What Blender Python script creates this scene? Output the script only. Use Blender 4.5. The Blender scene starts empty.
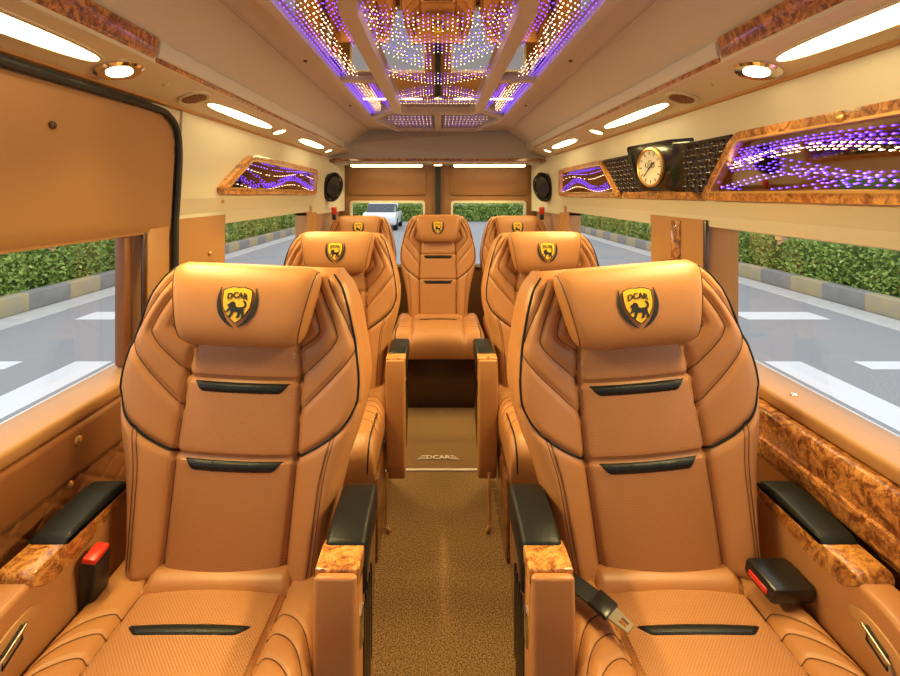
import bpy, bmesh, math, random
import numpy as np
from mathutils import Vector, Matrix
random.seed(7); rng = np.random.default_rng(7)
SC = bpy.context.scene
COL = SC.collection
PI = math.pi
F = 430.0; EYE = 1.35
# ---------------------------------------------------------------- camera
cd = bpy.data.cameras.new('camera'); cam = bpy.data.objects.new('camera', cd); COL.objects.link(cam)
cd.sensor_fit = 'HORIZONTAL'; cd.sensor_width = 36.0; cd.lens = F/900*36
cd.shift_x = 12/900; cd.shift_y = -145/900
cd.clip_start = .02; cd.clip_end = 400
cam.location = (0, 0, EYE); cam.rotation_euler = (PI/2, 0, 0)
SC.camera = cam
# ---------------------------------------------------------------- world, exposure
w = bpy.data.worlds.new('overcast_sky'); SC.world = w; w.use_nodes = True
wn = w.node_tree; wn.nodes.clear()
wo = wn.nodes.new('ShaderNodeOutputWorld'); wb = wn.nodes.new('ShaderNodeBackground')
tc = wn.nodes.new('ShaderNodeTexCoord'); sp = wn.nodes.new('ShaderNodeSeparateXYZ'); rp = wn.nodes.new('ShaderNodeValToRGB')
rp.color_ramp.elements[0].position = .0; rp.color_ramp.elements[0].color = (.95, .97, 1.0, 1)
rp.color_ramp.elements[1].position = .7; rp.color_ramp.elements[1].color = (.93, .96, 1.0, 1)
wn.links.new(tc.outputs['Generated'], sp.inputs[0]); wn.links.new(sp.outputs['Z'], rp.inputs[0])
wn.links.new(rp.outputs[0], wb.inputs['Color']); wn.links.new(wb.outputs[0], wo.inputs[0])
wb.inputs['Strength'].default_value = 1.75
SC.view_settings.view_transform = 'Standard'; SC.view_settings.look = 'None'
SC.view_settings.gamma = 1; SC.view_settings.use_curve_mapping = False
SC.view_settings.exposure = 0.02
LAMP_COL = (1.0, .78, .31); LAMP_PUSH = .90

# ---------------------------------------------------------------- materials
def nodes(m):
    m.use_nodes = True; nt = m.node_tree
    b = nt.nodes.get('Principled BSDF'); return nt, b
def mat(name, col, rough=.5, metal=0., coat=0., spec=.5, bump=None, noise=None, emis=None, kind='NOISE'):
    m = bpy.data.materials.new(name); nt, b = nodes(m)
    b.inputs['Base Color'].default_value = (*col, 1); b.inputs['Roughness'].default_value = rough
    b.inputs['Metallic'].default_value = metal; b.inputs['Coat Weight'].default_value = coat
    b.inputs['Coat Roughness'].default_value = .12
    b.inputs['Specular IOR Level'].default_value = spec
    t = nt.nodes.new('ShaderNodeTexCoord')
    if bump:
        n = nt.nodes.new('ShaderNodeTexVoronoi' if kind == 'VOR' else 'ShaderNodeTexNoise'); n.inputs['Scale'].default_value = bump[0]
        bp = nt.nodes.new('ShaderNodeBump'); bp.inputs['Strength'].default_value = bump[1]; bp.inputs['Distance'].default_value = bump[2]
        nt.links.new(t.outputs['Object'], n.inputs['Vector']); nt.links.new(n.outputs[0], bp.inputs['Height'])
        nt.links.new(bp.outputs[0], b.inputs['Normal'])
    if noise:   # (scale, colour2)
        n = nt.nodes.new('ShaderNodeTexNoise'); n.inputs['Scale'].default_value = noise[0]; n.inputs['Detail'].default_value = 5
        r = nt.nodes.new('ShaderNodeValToRGB'); r.color_ramp.elements[0].position = .35; r.color_ramp.elements[1].position = .68
        r.color_ramp.elements[0].color = (*col, 1); r.color_ramp.elements[1].color = (*noise[1], 1)
        nt.links.new(t.outputs['Object'], n.inputs['Vector']); nt.links.new(n.outputs[0], r.inputs[0])
        nt.links.new(r.outputs[0], b.inputs['Base Color'])
    if emis:
        b.inputs['Emission Color'].default_value = (*emis[0], 1); b.inputs['Emission Strength'].default_value = emis[1]
    return m
TAN = (.44, .188, .066)
M = {}
M['leather'] = mat('tan_leather', TAN, .40, spec=.45, bump=(420, .25, .0008), kind='VOR')
M['dleather'] = mat('brown_leather', (.26, .095, .028), .45, bump=(420, .25, .0008), kind='VOR')
M['cream'] = mat('cream_vinyl', (.66, .60, .47), .5, bump=(500, .12, .0005))
M['ceilc'] = mat('ceiling_fabric', (.66, .63, .58), .8, bump=(600, .2, .0006))
M['black'] = mat('black_leather', (.009, .010, .010), .42, spec=.3, bump=(400, .3, .0008), kind='VOR')
M['plastic'] = mat('black_plastic', (.01, .01, .011), .28)
M['gloss'] = mat('glossy_black', (.008, .007, .007), .12, coat=.6)
M['chrome'] = mat('chrome', (.8, .78, .74), .12, 1.0)
M['brass'] = mat('brass', (.75, .48, .18), .3, .8)
M['red'] = mat('red_plastic', (.62, .03, .015), .35)
M['thread'] = mat('dark_thread', (.10, .035, .012), .8)
M['lthread'] = mat('tan_thread', (.22, .085, .03), .8)
M['yellow'] = mat('gold_badge', (.85, .50, .03), .4, bump=(900, .2, .0004))
M['ink'] = mat('black_embroidery', (.012, .012, .015), .7)
M['rubber'] = mat('black_rubber_seal', (.012, .013, .014), .5)
M['trimplastic'] = mat('orange_tan_plastic', (.47, .235, .085), .45)
M['doortan'] = mat('tan_door_leather', (.34, .165, .06), .5)
M['doorshade'] = mat('shaded_door_leather', (.27, .125, .05), .5)  # rear doors: the shade at the unlit end is put into this darker brown
M['steel'] = mat('brushed_steel', (.42, .38, .33), .32, 1.0)
M['bench'] = mat('dark_brown_board', (.055, .016, .006), .3, coat=.3)
M['seal'] = M['rubber']
M['white'] = mat('white_paint', (.60, .61, .63), .7, bump=(60, .3, .003))
M['asphalt'] = mat('asphalt', (.20, .204, .212), .9, noise=(70, (.31, .316, .326)), bump=(90, .6, .008))
M['gutter'] = mat('pale_concrete', (.40, .40, .39), .9, noise=(6, (.48, .47, .45)))
M['soil'] = mat('soil', (.09, .07, .04), 1)
M['grass'] = mat('grass', (.10, .20, .03), 1, noise=(.8, (.2, .34, .07)))
M['bark'] = mat('bark', (.14, .10, .07), 1)
M['face'] = mat('clock_face', (.92, .88, .72), .35)
M['cartan'] = mat('white_car_paint', (.75, .77, .80), .25, coat=.6)
M['cardark'] = mat('car_glass', (.05, .06, .07), .1)
M['carpetmark'] = mat('silver_print', (.85, .72, .58), .5)
def leafmat(name, c1, c2, c3):
    m = bpy.data.materials.new(name); nt, b = nodes(m)
    t = nt.nodes.new('ShaderNodeTexCoord'); n = nt.nodes.new('ShaderNodeTexNoise'); n.inputs['Scale'].default_value = 7; n.inputs['Detail'].default_value = 4
    r = nt.nodes.new('ShaderNodeValToRGB'); e = r.color_ramp.elements; e[0].position = .3; e[0].color = (*c1, 1); e[1].position = .7; e[1].color = (*c3, 1)
    x = e.new(.5); x.color = (*c2, 1)
    nt.links.new(t.outputs['Object'], n.inputs['Vector']); nt.links.new(n.outputs[0], r.inputs[0]); nt.links.new(r.outputs[0], b.inputs['Base Color'])
    b.inputs['Roughness'].default_value = .6; return m
M['leaf'] = leafmat('hedge_leaves', (.12, .20, .035), (.26, .38, .07), (.48, .60, .14))
M['leafin'] = mat('hedge_twigs', (.09, .14, .03), .9)
M['treeleaf'] = leafmat('tree_leaves', (.10, .20, .07), (.17, .29, .10), (.28, .42, .16))
def burl(name, dark, mid, light, scale=9.):
    m = bpy.data.materials.new(name); nt, b = nodes(m); L = nt.links
    t = nt.nodes.new('ShaderNodeTexCoord')
    n = nt.nodes.new('ShaderNodeTexNoise'); n.inputs['Scale'].default_value = scale; n.inputs['Detail'].default_value = 6; n.inputs['Distortion'].default_value = 3.2; n.inputs['Roughness'].default_value = .62
    v = nt.nodes.new('ShaderNodeTexVoronoi'); v.inputs['Scale'].default_value = scale*2.3
    n2 = nt.nodes.new('ShaderNodeTexNoise'); n2.inputs['Scale'].default_value = scale*4; n2.inputs['Distortion'].default_value = 4
    mx = nt.nodes.new('ShaderNodeMath'); mx.operation = 'MULTIPLY_ADD'; mx.inputs[1].default_value = .22
    mx2 = nt.nodes.new('ShaderNodeMath'); mx2.operation = 'MULTIPLY_ADD'; mx2.inputs[1].default_value = .45
    r = nt.nodes.new('ShaderNodeValToRGB'); e = r.color_ramp.elements
    e[0].position = .56; e[0].color = (*dark, 1); e[1].position = .98; e[1].color = (*light, 1); q = e.new(.76); q.color = (*mid, 1)
    L.new(t.outputs['Object'], n.inputs['Vector']); L.new(t.outputs['Object'], n2.inputs['Vector'])
    mp = nt.nodes.new('ShaderNodeMixRGB'); mp.inputs[0].default_value = .12; L.new(t.outputs['Object'], mp.inputs[1]); L.new(n.outputs['Color'], mp.inputs[2]); L.new(mp.outputs[0], v.inputs['Vector'])
    L.new(v.outputs['Distance'], mx.inputs[0]); L.new(n.outputs[0], mx.inputs[2])
    L.new(n2.outputs[0], mx2.inputs[0]); L.new(mx.outputs[0], mx2.inputs[2]); L.new(mx2.outputs[0], r.inputs[0])
    L.new(r.outputs[0], b.inputs['Base Color']); b.inputs['Roughness'].default_value = .3
    b.inputs['Coat Weight'].default_value = .9; b.inputs['Coat Roughness'].default_value = .06
    return m
M['wood'] = burl('burl_wood', (.022, .005, .0015), (.20, .055, .012), (.60, .25, .06), 17)
M['woodl'] = burl('golden_burl_wood', (.045, .011, .003), (.32, .10, .02), (.70, .33, .085), 17)
M['woodd'] = burl('dark_burl_wood', (.02, .005, .002), (.10, .026, .007), (.26, .09, .025), 9)
def perf():
    m = bpy.data.materials.new('perforated_leather'); nt, b = nodes(m); L = nt.links
    t = nt.nodes.new('ShaderNodeTexCoord'); sx = nt.nodes.new('ShaderNodeSeparateXYZ'); L.new(t.outputs['UV'], sx.inputs[0])
    def mth(op, a, c=None):
        x = nt.nodes.new('ShaderNodeMath'); x.operation = op
        for i, q in enumerate((a, c)):
            if q is None: continue
            if isinstance(q, (int, float)): x.inputs[i].default_value = q
            else: L.new(q, x.inputs[i])
        return x.outputs[0]
    k = 2*PI/.0062
    cu = mth('COSINE', mth('MULTIPLY', sx.outputs[0], k)); cv = mth('COSINE', mth('MULTIPLY', sx.outputs[1], k))
    p = mth('MULTIPLY', cu, cv); d = mth('GREATER_THAN', p, .62)
    mx = nt.nodes.new('ShaderNodeMixRGB'); mx.inputs[1].default_value = (*TAN, 1); mx.inputs[2].default_value = (.22, .085, .026, 1)
    L.new(d, mx.inputs[0]); L.new(mx.outputs[0], b.inputs['Base Color'])
    bp = nt.nodes.new('ShaderNodeBump'); bp.inputs['Strength'].default_value = .35; bp.inputs['Distance'].default_value = .001; bp.invert = True
    L.new(p, bp.inputs['Height']); L.new(bp.outputs[0], b.inputs['Normal']); b.inputs['Roughness'].default_value = .45
    return m
M['perf'] = perf()
def carpet(dark_mark):
    m = bpy.data.materials.new('brown_carpet'); nt, b = nodes(m); L = nt.links
    t = nt.nodes.new('ShaderNodeTexCoord'); n = nt.nodes.new('ShaderNodeTexNoise'); n.inputs['Scale'].default_value = 230; n.inputs['Detail'].default_value = 4
    r = nt.nodes.new('ShaderNodeValToRGB'); e = r.color_ramp.elements; e[0].position = .38; e[0].color = (.10, .046, .016, 1); e[1].position = .64; e[1].color = (.46, .265, .105, 1)
    L.new(t.outputs['Object'], n.inputs['Vector']); L.new(n.outputs[0], r.inputs[0]); L.new(r.outputs[0], b.inputs['Base Color'])
    bp = nt.nodes.new('ShaderNodeBump'); bp.inputs['Strength'].default_value = .6; bp.inputs['Distance'].default_value = .003
    L.new(n.outputs[0], bp.inputs['Height']); L.new(bp.outputs[0], b.inputs['Normal']); b.inputs['Roughness'].default_value = 1
    return m
M['carpet'] = carpet(0)
def kerbmat():
    m = bpy.data.materials.new('painted_kerb'); nt, b = nodes(m); L = nt.links
    t = nt.nodes.new('ShaderNodeTexCoord'); sx = nt.nodes.new('ShaderNodeSeparateXYZ'); L.new(t.outputs['Object'], sx.inputs[0])
    a = nt.nodes.new('ShaderNodeMath'); a.operation = 'PINGPONG'; a.inputs[1].default_value = .75; L.new(sx.outputs[1], a.inputs[0])
    g = nt.nodes.new('ShaderNodeMath'); g.operation = 'GREATER_THAN'; g.inputs[1].default_value = .40; L.new(a.outputs[0], g.inputs[0])
    n = nt.nodes.new('ShaderNodeTexNoise'); n.inputs['Scale'].default_value = 5; n.inputs['Detail'].default_value = 5; L.new(t.outputs['Object'], n.inputs['Vector'])
    m1 = nt.nodes.new('ShaderNodeMixRGB'); m1.inputs[1].default_value = (.17, .17, .17, 1); m1.inputs[2].default_value = (.46, .35, .12, 1); L.new(g.outputs[0], m1.inputs[0])
    m2 = nt.nodes.new('ShaderNodeMixRGB'); m2.inputs[2].default_value = (.28, .27, .25, 1); L.new(m1.outputs[0], m2.inputs[1]); L.new(n.outputs[0], m2.inputs[0])
    L.new(m2.outputs[0], b.inputs['Base Color']); b.inputs['Roughness'].default_value = .9; return m
M['kerb'] = kerbmat()
def glass(name, tint=(.97, .985, .98), refl=.5):
    m = bpy.data.materials.new(name); m.use_nodes = True; nt = m.node_tree; nt.nodes.clear(); L = nt.links
    o = nt.nodes.new('ShaderNodeOutputMaterial'); mx = nt.nodes.new('ShaderNodeMixShader'); tr = nt.nodes.new('ShaderNodeBsdfTransparent'); gl = nt.nodes.new('ShaderNodeBsdfGlossy')
    fr = nt.nodes.new('ShaderNodeFresnel'); fr.inputs[0].default_value = 1.3; mu = nt.nodes.new('ShaderNodeMath'); mu.operation = 'MULTIPLY'; mu.inputs[1].default_value = refl
    L.new(fr.outputs[0], mu.inputs[0]); L.new(mu.outputs[0], mx.inputs[0])
    tr.inputs[0].default_value = (*tint, 1); gl.inputs['Roughness'].default_value = .02
    L.new(tr.outputs[0], mx.inputs[1]); L.new(gl.outputs[0], mx.inputs[2]); L.new(mx.outputs[0], o.inputs[0]); return m
M['glass'] = glass('window_glass', (.985, .99, .985), .12)
M['mirror'] = mat('bronze_mirror', (.62, .50, .42), .03, 1.0)
M['dmirror'] = mat('dark_tinted_mirror', (.34, .24, .22), .04, 1.0)
M['ledp'] = mat('purple_led', (.2, .1, .9), .5, emis=((.13, .045, 1.0), 5.5))
M['ledv'] = mat('violet_led', (.2, .1, .9), .5, emis=((.28, .14, 1.0), 6))
M['ledw'] = mat('warm_led', (1, .8, .6), .5, emis=((1.0, .66, .42), 8.0))
M['lens'] = mat('lamp_lens', (1, .9, .7), .4, emis=((1.0, .80, .40), 11.0))

# ---------------------------------------------------------------- object helpers
def tag(o, label=None, cat=None, group=None, kind=None):
    if label: o['label'] = label
    if cat: o['category'] = cat
    if group: o['group'] = group
    if kind: o['kind'] = kind
    return o
def empty(name, loc, label, cat, group=None, rz=0):
    o = bpy.data.objects.new(name, None); COL.objects.link(o); o.location = loc; o.rotation_euler = (0, 0, rz); o.empty_display_size = .05
    return tag(o, label, cat, group)
def link(name, me, m, parent=None, smooth=True):
    o = bpy.data.objects.new(name, me); COL.objects.link(o)
    if m is not None and len(me.materials) == 0: me.materials.append(m)
    if smooth:
        me.polygons.foreach_set('use_smooth', [True]*len(me.polygons))
        try: me.set_sharp_from_angle(angle=math.radians(38))
        except Exception: pass
    if parent is not None: o.parent = parent
    return o
class MB:
    def __init__(s): s.v = []; s.f = []
    def add(s, vs, fs):
        n = len(s.v); s.v += [tuple(map(float, p)) for p in vs]; s.f += [tuple(i+n for i in f) for f in fs]; return s
    def bm(s, b):
        b.verts.index_update(); n = len(s.v); s.v += [tuple(v.co) for v in b.verts]; s.f += [tuple(v.index+n for v in f.verts) for f in b.faces]; b.free(); return s
    def box(s, x0, x1, y0, y1, z0, z1, r=0., seg=2, M_=None):
        b = bmesh.new(); bmesh.ops.create_cube(b, size=1)
        for v in b.verts: v.co = Vector(((x0+x1)/2+v.co.x*(x1-x0), (y0+y1)/2+v.co.y*(y1-y0), (z0+z1)/2+v.co.z*(z1-z0)))
        if r > 0: bmesh.ops.bevel(b, geom=list(b.edges), offset=min(r, .48*min(abs(x1-x0), abs(y1-y0), abs(z1-z0))), segments=seg, profile=.5, affect='EDGES')
        if M_ is not None: b.transform(M_)
        return s.bm(b)
    def prism(s, poly, h0, h1, fn, r=0., seg=2):
        """poly in 2D, extruded h0->h1, fn(u,v,h)->xyz"""
        b = bmesh.new(); n = len(poly)
        lo = [b.verts.new((p[0], p[1], h0)) for p in poly]; hi = [b.verts.new((p[0], p[1], h1)) for p in poly]
        b.faces.new(lo[::-1]); b.faces.new(hi)
        for i in range(n): b.faces.new((lo[i], lo[(i+1) % n], hi[(i+1) % n], hi[i]))
        bmesh.ops.recalc_face_normals(b, faces=b.faces)
        if r > 0:
            ed = [e for e in b.edges if abs(e.verts[0].co.z-e.verts[1].co.z) < 1e-7]
            bmesh.ops.bevel(b, geom=ed, offset=r, segments=seg, profile=.5, affect='EDGES')
        for v in b.verts: v.co = Vector(fn(*v.co))
        return s.bm(b)
    def ring(s, outer, inner, h0, h1, fn):
        n = len(outer); vs = []
        for h in (h0, h1):
            for P in (outer, inner): vs += [fn(p[0], p[1], h) for p in P]
        fs = []
        for i in range(n):
            j = (i+1) % n
            fs += [(i, j, n+j, n+i), (2*n+j, 2*n+i, 3*n+i, 3*n+j), (i, 2*n+i, 2*n+j, j), (n+j, 3*n+j, 3*n+i, n+i)]
        return s.add(vs, fs)
    def tube(s, pts, r, seg=6, closed=False, rs=None):
        P = [Vector(p) for p in pts]; n = len(P); up = None; vs = []
        for i, p in enumerate(P):
            a = P[i-1] if (i > 0 or closed) else P[0]; c = P[(i+1) % n] if (i < n-1 or closed) else P[-1]
            t = (c-a).normalized() if (c-a).length > 1e-9 else Vector((0, 1, 0))
            if up is None: up = Vector((0, 0, 1)) if abs(t.z) < .9 else Vector((1, 0, 0))
            u = (up-t*up.dot(t)).normalized(); up = u; w_ = t.cross(u); rr = rs[i] if rs else r
            for k in range(seg):
                an = 2*PI*k/seg; vs.append(p+(u*math.cos(an)+w_*math.sin(an))*rr)
        fs = []
        for i in range(n if closed else n-1):
            j = (i+1) % n
            for k in range(seg): fs.append((i*seg+k, i*seg+(k+1) % seg, j*seg+(k+1) % seg, j*seg+k))
        if not closed: fs += [tuple(range(seg))[::-1], tuple((n-1)*seg+k for k in range(seg))]
        return s.add(vs, fs)
    def lathe(s, prof, seg=24, M_=None):
        """prof: (r,z) list about z axis"""
        vs = []; M_ = M_ or Matrix.Identity(4)
        for r, z in prof:
            for k in range(seg): a = 2*PI*k/seg; vs.append(M_ @ Vector((r*math.cos(a), r*math.sin(a), z)))
        fs = []
        for i in range(len(prof)-1):
            for k in range(seg): fs.append((i*seg+k, i*seg+(k+1) % seg, (i+1)*seg+(k+1) % seg, (i+1)*seg+k))
        fs += [tuple(range(seg))[::-1], tuple((len(prof)-1)*seg+k for k in range(seg))]
        return s.add(vs, fs)
    def mesh(s, name, fix=True):
        me = bpy.data.meshes.new(name); me.from_pydata(s.v, [], s.f); me.update()
        if fix:
            b = bmesh.new(); b.from_mesh(me); bmesh.ops.recalc_face_normals(b, faces=b.faces); b.to_mesh(me); b.free()
        return me
    def build(s, name, m, parent=None, smooth=True, fix=True):
        return link(name, s.mesh(name, fix), m, parent, smooth)
def struct(o): o['kind'] = 'structure'; return o
def gridmesh(name, P, uv=None, closed_u=False):
    """P: (n,m,3) array"""
    n, m_ = P.shape[:2]; idx = np.arange(n*m_).reshape(n, m_)
    a = idx[:-1, :-1].ravel(); b = idx[:-1, 1:].ravel(); c = idx[1:, 1:].ravel(); d = idx[1:, :-1].ravel()
    me = bpy.data.meshes.new(name); me.from_pydata(P.reshape(-1, 3).tolist(), [], np.stack([a, b, c, d], 1).tolist())
    if uv is not None:
        u = me.uv_layers.new(name='UVMap'); li = np.zeros(len(me.loops), dtype=np.int32); me.loops.foreach_get('vertex_index', li)
        u.data.foreach_set('uv', uv.reshape(-1, 2)[li].ravel().astype(np.float32))
    me.update(); return me
def inset(poly, d):
    n = len(poly); P = [Vector(p) for p in poly]; A = sum(P[i].x*P[(i+1) % n].y-P[(i+1) % n].x*P[i].y for i in range(n)); sg = 1 if A > 0 else -1; out = []
    for i in range(n):
        e1 = (P[i]-P[i-1]).normalized(); e2 = (P[(i+1) % n]-P[i]).normalized()
        n1 = Vector((-e1.y, e1.x))*sg; n2 = Vector((-e2.y, e2.x))*sg; b = (n1+n2); k = d/max(.3, (1+n1.dot(n2)))
        out.append(tuple(P[i]+b*k))
    return out
def roundpoly(poly, r, seg=4):
    out = []; n = len(poly)
    for i in range(n):
        p = Vector(poly[i]); a = Vector(poly[i-1]); c = Vector(poly[(i+1) % n])
        ra = min(r, (a-p).length*.45, (c-p).length*.45); A = p+(a-p).normalized()*ra; C = p+(c-p).normalized()*ra
        for k in range(seg+1):
            t = k/seg; out.append(tuple(A*(1-t)**2+p*2*t*(1-t)+C*t*t))
    return out
def smoothline(pts, n=24):
    """Catmull-Rom through 2D/3D points"""
    P = [np.array(p, float) for p in pts]; P = [2*P[0]-P[1]]+P+[2*P[-1]-P[-2]]; out = []; k = len(P)-3
    for i in range(k):
        a, b, c, d = P[i:i+4]
        for t in np.linspace(0, 1, max(3, n//k), endpoint=(i == k-1)):
            out.append(.5*((2*b)+(c-a)*t+(2*a-5*b+4*c-d)*t*t+(3*b-a-3*c+d)*t**3))
    return out
def text_mb(body, size, fn, depth=.0008, bold=0.0):
    cu = bpy.data.curves.new('txt', 'FONT'); cu.body = body; cu.size = size; cu.extrude = depth; cu.align_x = 'CENTER'; cu.align_y = 'CENTER'; cu.offset = bold; cu.resolution_u = 3
    o = bpy.data.objects.new('txt', cu); COL.objects.link(o); bpy.context.view_layer.update()
    me = o.to_mesh(); mb = MB(); mb.add([fn(*v.co) for v in me.vertices], [tuple(p.vertices) for p in me.polygons]); o.to_mesh_clear()
    bpy.data.objects.remove(o); bpy.data.curves.remove(cu); return mb
def XZ(x, z, h): return (x, h, z)
def sdist(A, B, seg):
    """distance of points (A,B) to polyline seg"""
    d = np.full(A.shape, 9.)
    for p, q in zip(seg[:-1], seg[1:]):
        ex, ey = q[0]-p[0], q[1]-p[1]; L2 = ex*ex+ey*ey+1e-12
        t = np.clip(((A-p[0])*ex+(B-p[1])*ey)/L2, 0, 1); d = np.minimum(d, np.hypot(A-p[0]-t*ex, B-p[1]-t*ey))
    return d

# ================================================================ STRUCTURE: outside
RZ = -.60
struct(MB().box(-60, 60, -30, 90, RZ-.1, RZ).build('ground', M['asphalt'], smooth=False))
def wallX(Z):   # inner face of the side wall at height Z
    return float(np.interp(Z, [0, .70, .845, 1.26, 1.33, 1.52, 1.62, 1.70], [.86, .85, .86, .87, .86, .848, .842, .83]))
for s, Xk in ((1, 7.05), (-1, 6.75)):
    side = 'right' if s > 0 else 'left'
    struct(MB().box(min(s*(Xk-.55), s*Xk), max(s*(Xk-.55), s*Xk), -10, 60, RZ, RZ+.006).build('ground_gutter', M['gutter'], smooth=False))
    k = MB().box(min(s*Xk, s*(Xk+.25)), max(s*Xk, s*(Xk+.25)), -10, 60, RZ, RZ+.30, r=.03); struct(k.build('kerb', M['kerb']))
    struct(MB().box(min(s*(Xk+.25), s*(Xk+40)), max(s*(Xk+.25), s*(Xk+40)), -10, 60, RZ, RZ+.24).build('ground_verge', M['grass'], smooth=False))
    struct(MB().box(min(s*3.77, s*4.19), max(s*3.77, s*4.19), -2, 4.97, RZ, RZ+.004).build('road_marking', M['white'], smooth=False))
    struct(MB().box(min(s*3.77, s*4.19), max(s*3.77, s*4.19), 13, 17, RZ, RZ+.004).build('road_marking', M['white'], smooth=False))
    a, b = (4.78, 6.05) if s > 0 else (5.0, 5.6)
    struct(MB().box(min(s*a, s*b), max(s*a, s*b), 6.62, 7.04, RZ, RZ+.004).build('road_marking', M['white'], smooth=False))
    struct(MB().box(min(s*4.8, s*5.6), max(s*4.8, s*5.6), 4.75, 4.97, RZ, RZ+.004).build('road_marking', M['white'], smooth=False))

def hedge(s, Xk, label, cross=False):
    root = empty('hedge', (s*(Xk+.95), 8, RZ+.24) if not cross else (0, 30, RZ), label, 'hedge', rz=0 if not cross else PI/2)
    x0, x1, y0, y1, zt = (-.6, .6, -6, 45, .88) if not cross else (-.6, .6, -6.2, 6.2, 1.2)
    MB().box(x0+.18, x1-.18, y0, y1, 0, zt-.12, r=.1).build('twigs', M['leafin'], root)
    N = 36000 if not cross else 5000
    # leaf cards spread over the inner face and the top, thicker near the viewer
    y = y0+(y1-y0)*rng.random(N)**(1.7 if not cross else 1); face = rng.random(N)
    nz = .05*np.sin(y*3.1)+.04*np.sin(y*7.3+1)+.03*rng.standard_normal(N)
    isf = face < .68
    x = np.where(isf, -s*(.56+nz), (rng.random(N)-.5)*1.2)
    z = np.where(isf, rng.random(N)*zt, zt+nz*.8-.02)
    c = np.stack([x, y, z], 1)
    sz = (.030+.022*rng.random(N)+.0012*np.clip(y, 0, 40))*(1 if not cross else 2.2)
    u = rng.standard_normal((N, 3)); u /= np.linalg.norm(u, axis=1)[:, None]
    v = np.cross(u, rng.standard_normal((N, 3))); v /= np.linalg.norm(v, axis=1)[:, None]
    q = np.stack([c-u*sz[:, None], c+v*sz[:, None]*.55, c+u*sz[:, None], c-v*sz[:, None]*.55], 1).reshape(-1, 3)
    me = bpy.data.meshes.new('leaves'); me.from_pydata(q.tolist(), [], np.arange(4*N).reshape(N, 4).tolist())
    link('leaves', me, M['leaf'], root, smooth=False)['kind'] = 'stuff'
hedge(1, 7.05, 'clipped green hedge behind the painted kerb outside the right-hand windows')
hedge(-1, 6.75, 'clipped green hedge behind the painted kerb outside the left-hand windows')
hedge(1, 0, 'low green hedge across the road seen through the rear door windows', True)

def tree(x, y, h, r, label):
    root = empty('tree', (x, y, RZ+.24 if abs(x) > 6 else RZ), label, 'tree', 'street trees beyond the hedges')
    MB().tube([(0, 0, 0), (.05, 0, h*.3), (0, .05, h*.6)], .12, 8, rs=[.16, .12, .09]).build('trunk', M['bark'], root)
    N = 1800; d = rng.standard_normal((N, 3)); d /= np.linalg.norm(d, axis=1)[:, None]; rad = r*(.55+.45*rng.random(N)**.5)*(1+.18*np.sin(d[:, 0]*5+d[:, 2]*4))
    c = d*rad[:, None]*np.array([1, 1, .8])+np.array([0, 0, h*.72]); c[:, 2] = np.maximum(c[:, 2], .45)
    u = rng.standard_normal((N, 3)); u /= np.linalg.norm(u, axis=1)[:, None]; v = np.cross(u, rng.standard_normal((N, 3))); v /= np.linalg.norm(v, axis=1)[:, None]; sz = .16*r/1.5
    q = np.stack([c-u*sz, c+v*sz*.6, c+u*sz, c-v*sz*.6], 1).reshape(-1, 3)
    me = bpy.data.meshes.new('crown'); me.from_pydata(q.tolist(), [], np.arange(4*N).reshape(N, 4).tolist()); link('crown', me, M['treeleaf'], root, smooth=False)
TR = [(-11, 12, 3.2, 1.6, 'left'), (-12.5, 18, 3.6, 1.9, 'left'), (-12, 26, 4, 2.2, 'left'), (-13, 34, 5, 2.6, 'left'),
      (11.5, 13, 3.0, 1.5, 'right'), (12.5, 20, 3.6, 1.9, 'right'), (12, 28, 4.2, 2.2, 'right'), (13, 36, 5, 2.6, 'right')]
ordn = {0: 'nearest', 1: 'second nearest', 2: 'third', 3: 'farthest'}
for i, (x, y, h, r, sd) in enumerate(TR):
    tree(x, y, h, r, '%s leafy street tree beyond the hedge outside the %s rear side window' % (ordn[i % 4], sd))
for x, y, h, r, wd in ((-3.7, 44, 4.6, 2.4, 'left'), (3.4, 46, 4.6, 2.4, 'right')):
    tree(x, y, h, r, 'bushy green tree far behind the van, in the %s rear window' % wd)
def car(x, y, rz, label):
    root = empty('car', (x, y, RZ), label, 'car', rz=rz)
    fn = lambda u, v, h: (u, h, v)
    MB().prism(roundpoly([(-2.1, .3), (2.1, .3), (2.15, .75), (1.3, .9), (-2.0, .95), (-2.15, .7)], .15), -.85, .85, fn, r=.06).build('body', M['cartan'], root)
    MB().prism(roundpoly([(-1.7, .9), (1.3, .88), (.55, 1.38), (-1.2, 1.42)], .12), -.72, .72, fn, r=.06).build('cabin', M['cardark'], root)
    MB().prism(roundpoly([(-1.25, 1.36), (.62, 1.34), (.5, 1.43), (-1.1, 1.46)], .04), -.68, .68, fn, r=.02).build('roof', M['cartan'], root)
    for wx in (-1.35, 1.35):
        for sy in (-1, 1):
            MB().lathe([(.2, -.1), (.32, -.1), (.32, .1), (.2, .1)], 20, Matrix.Translation((wx, sy*.78, .32)) @ Matrix.Rotation(PI/2, 4, 'X')).build('wheel', M['rubber'], root)
car(-10.4, 21, PI/2, 'white car parked beyond the hedge outside the left rear side window')
car(10.8, 22, PI/2, 'white car parked beyond the hedge outside the right rear side window')
car(-3.0, 24, PI/2, 'white car on the road seen through the left rear door window')

# ================================================================ STRUCTURE: van shell
Y0, Y1 = -1.4, 3.66
fl = struct(MB().box(-.93, .93, Y0, Y1+.06, -.05, 0).build('floor', M['carpet'], smooth=False))
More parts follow.
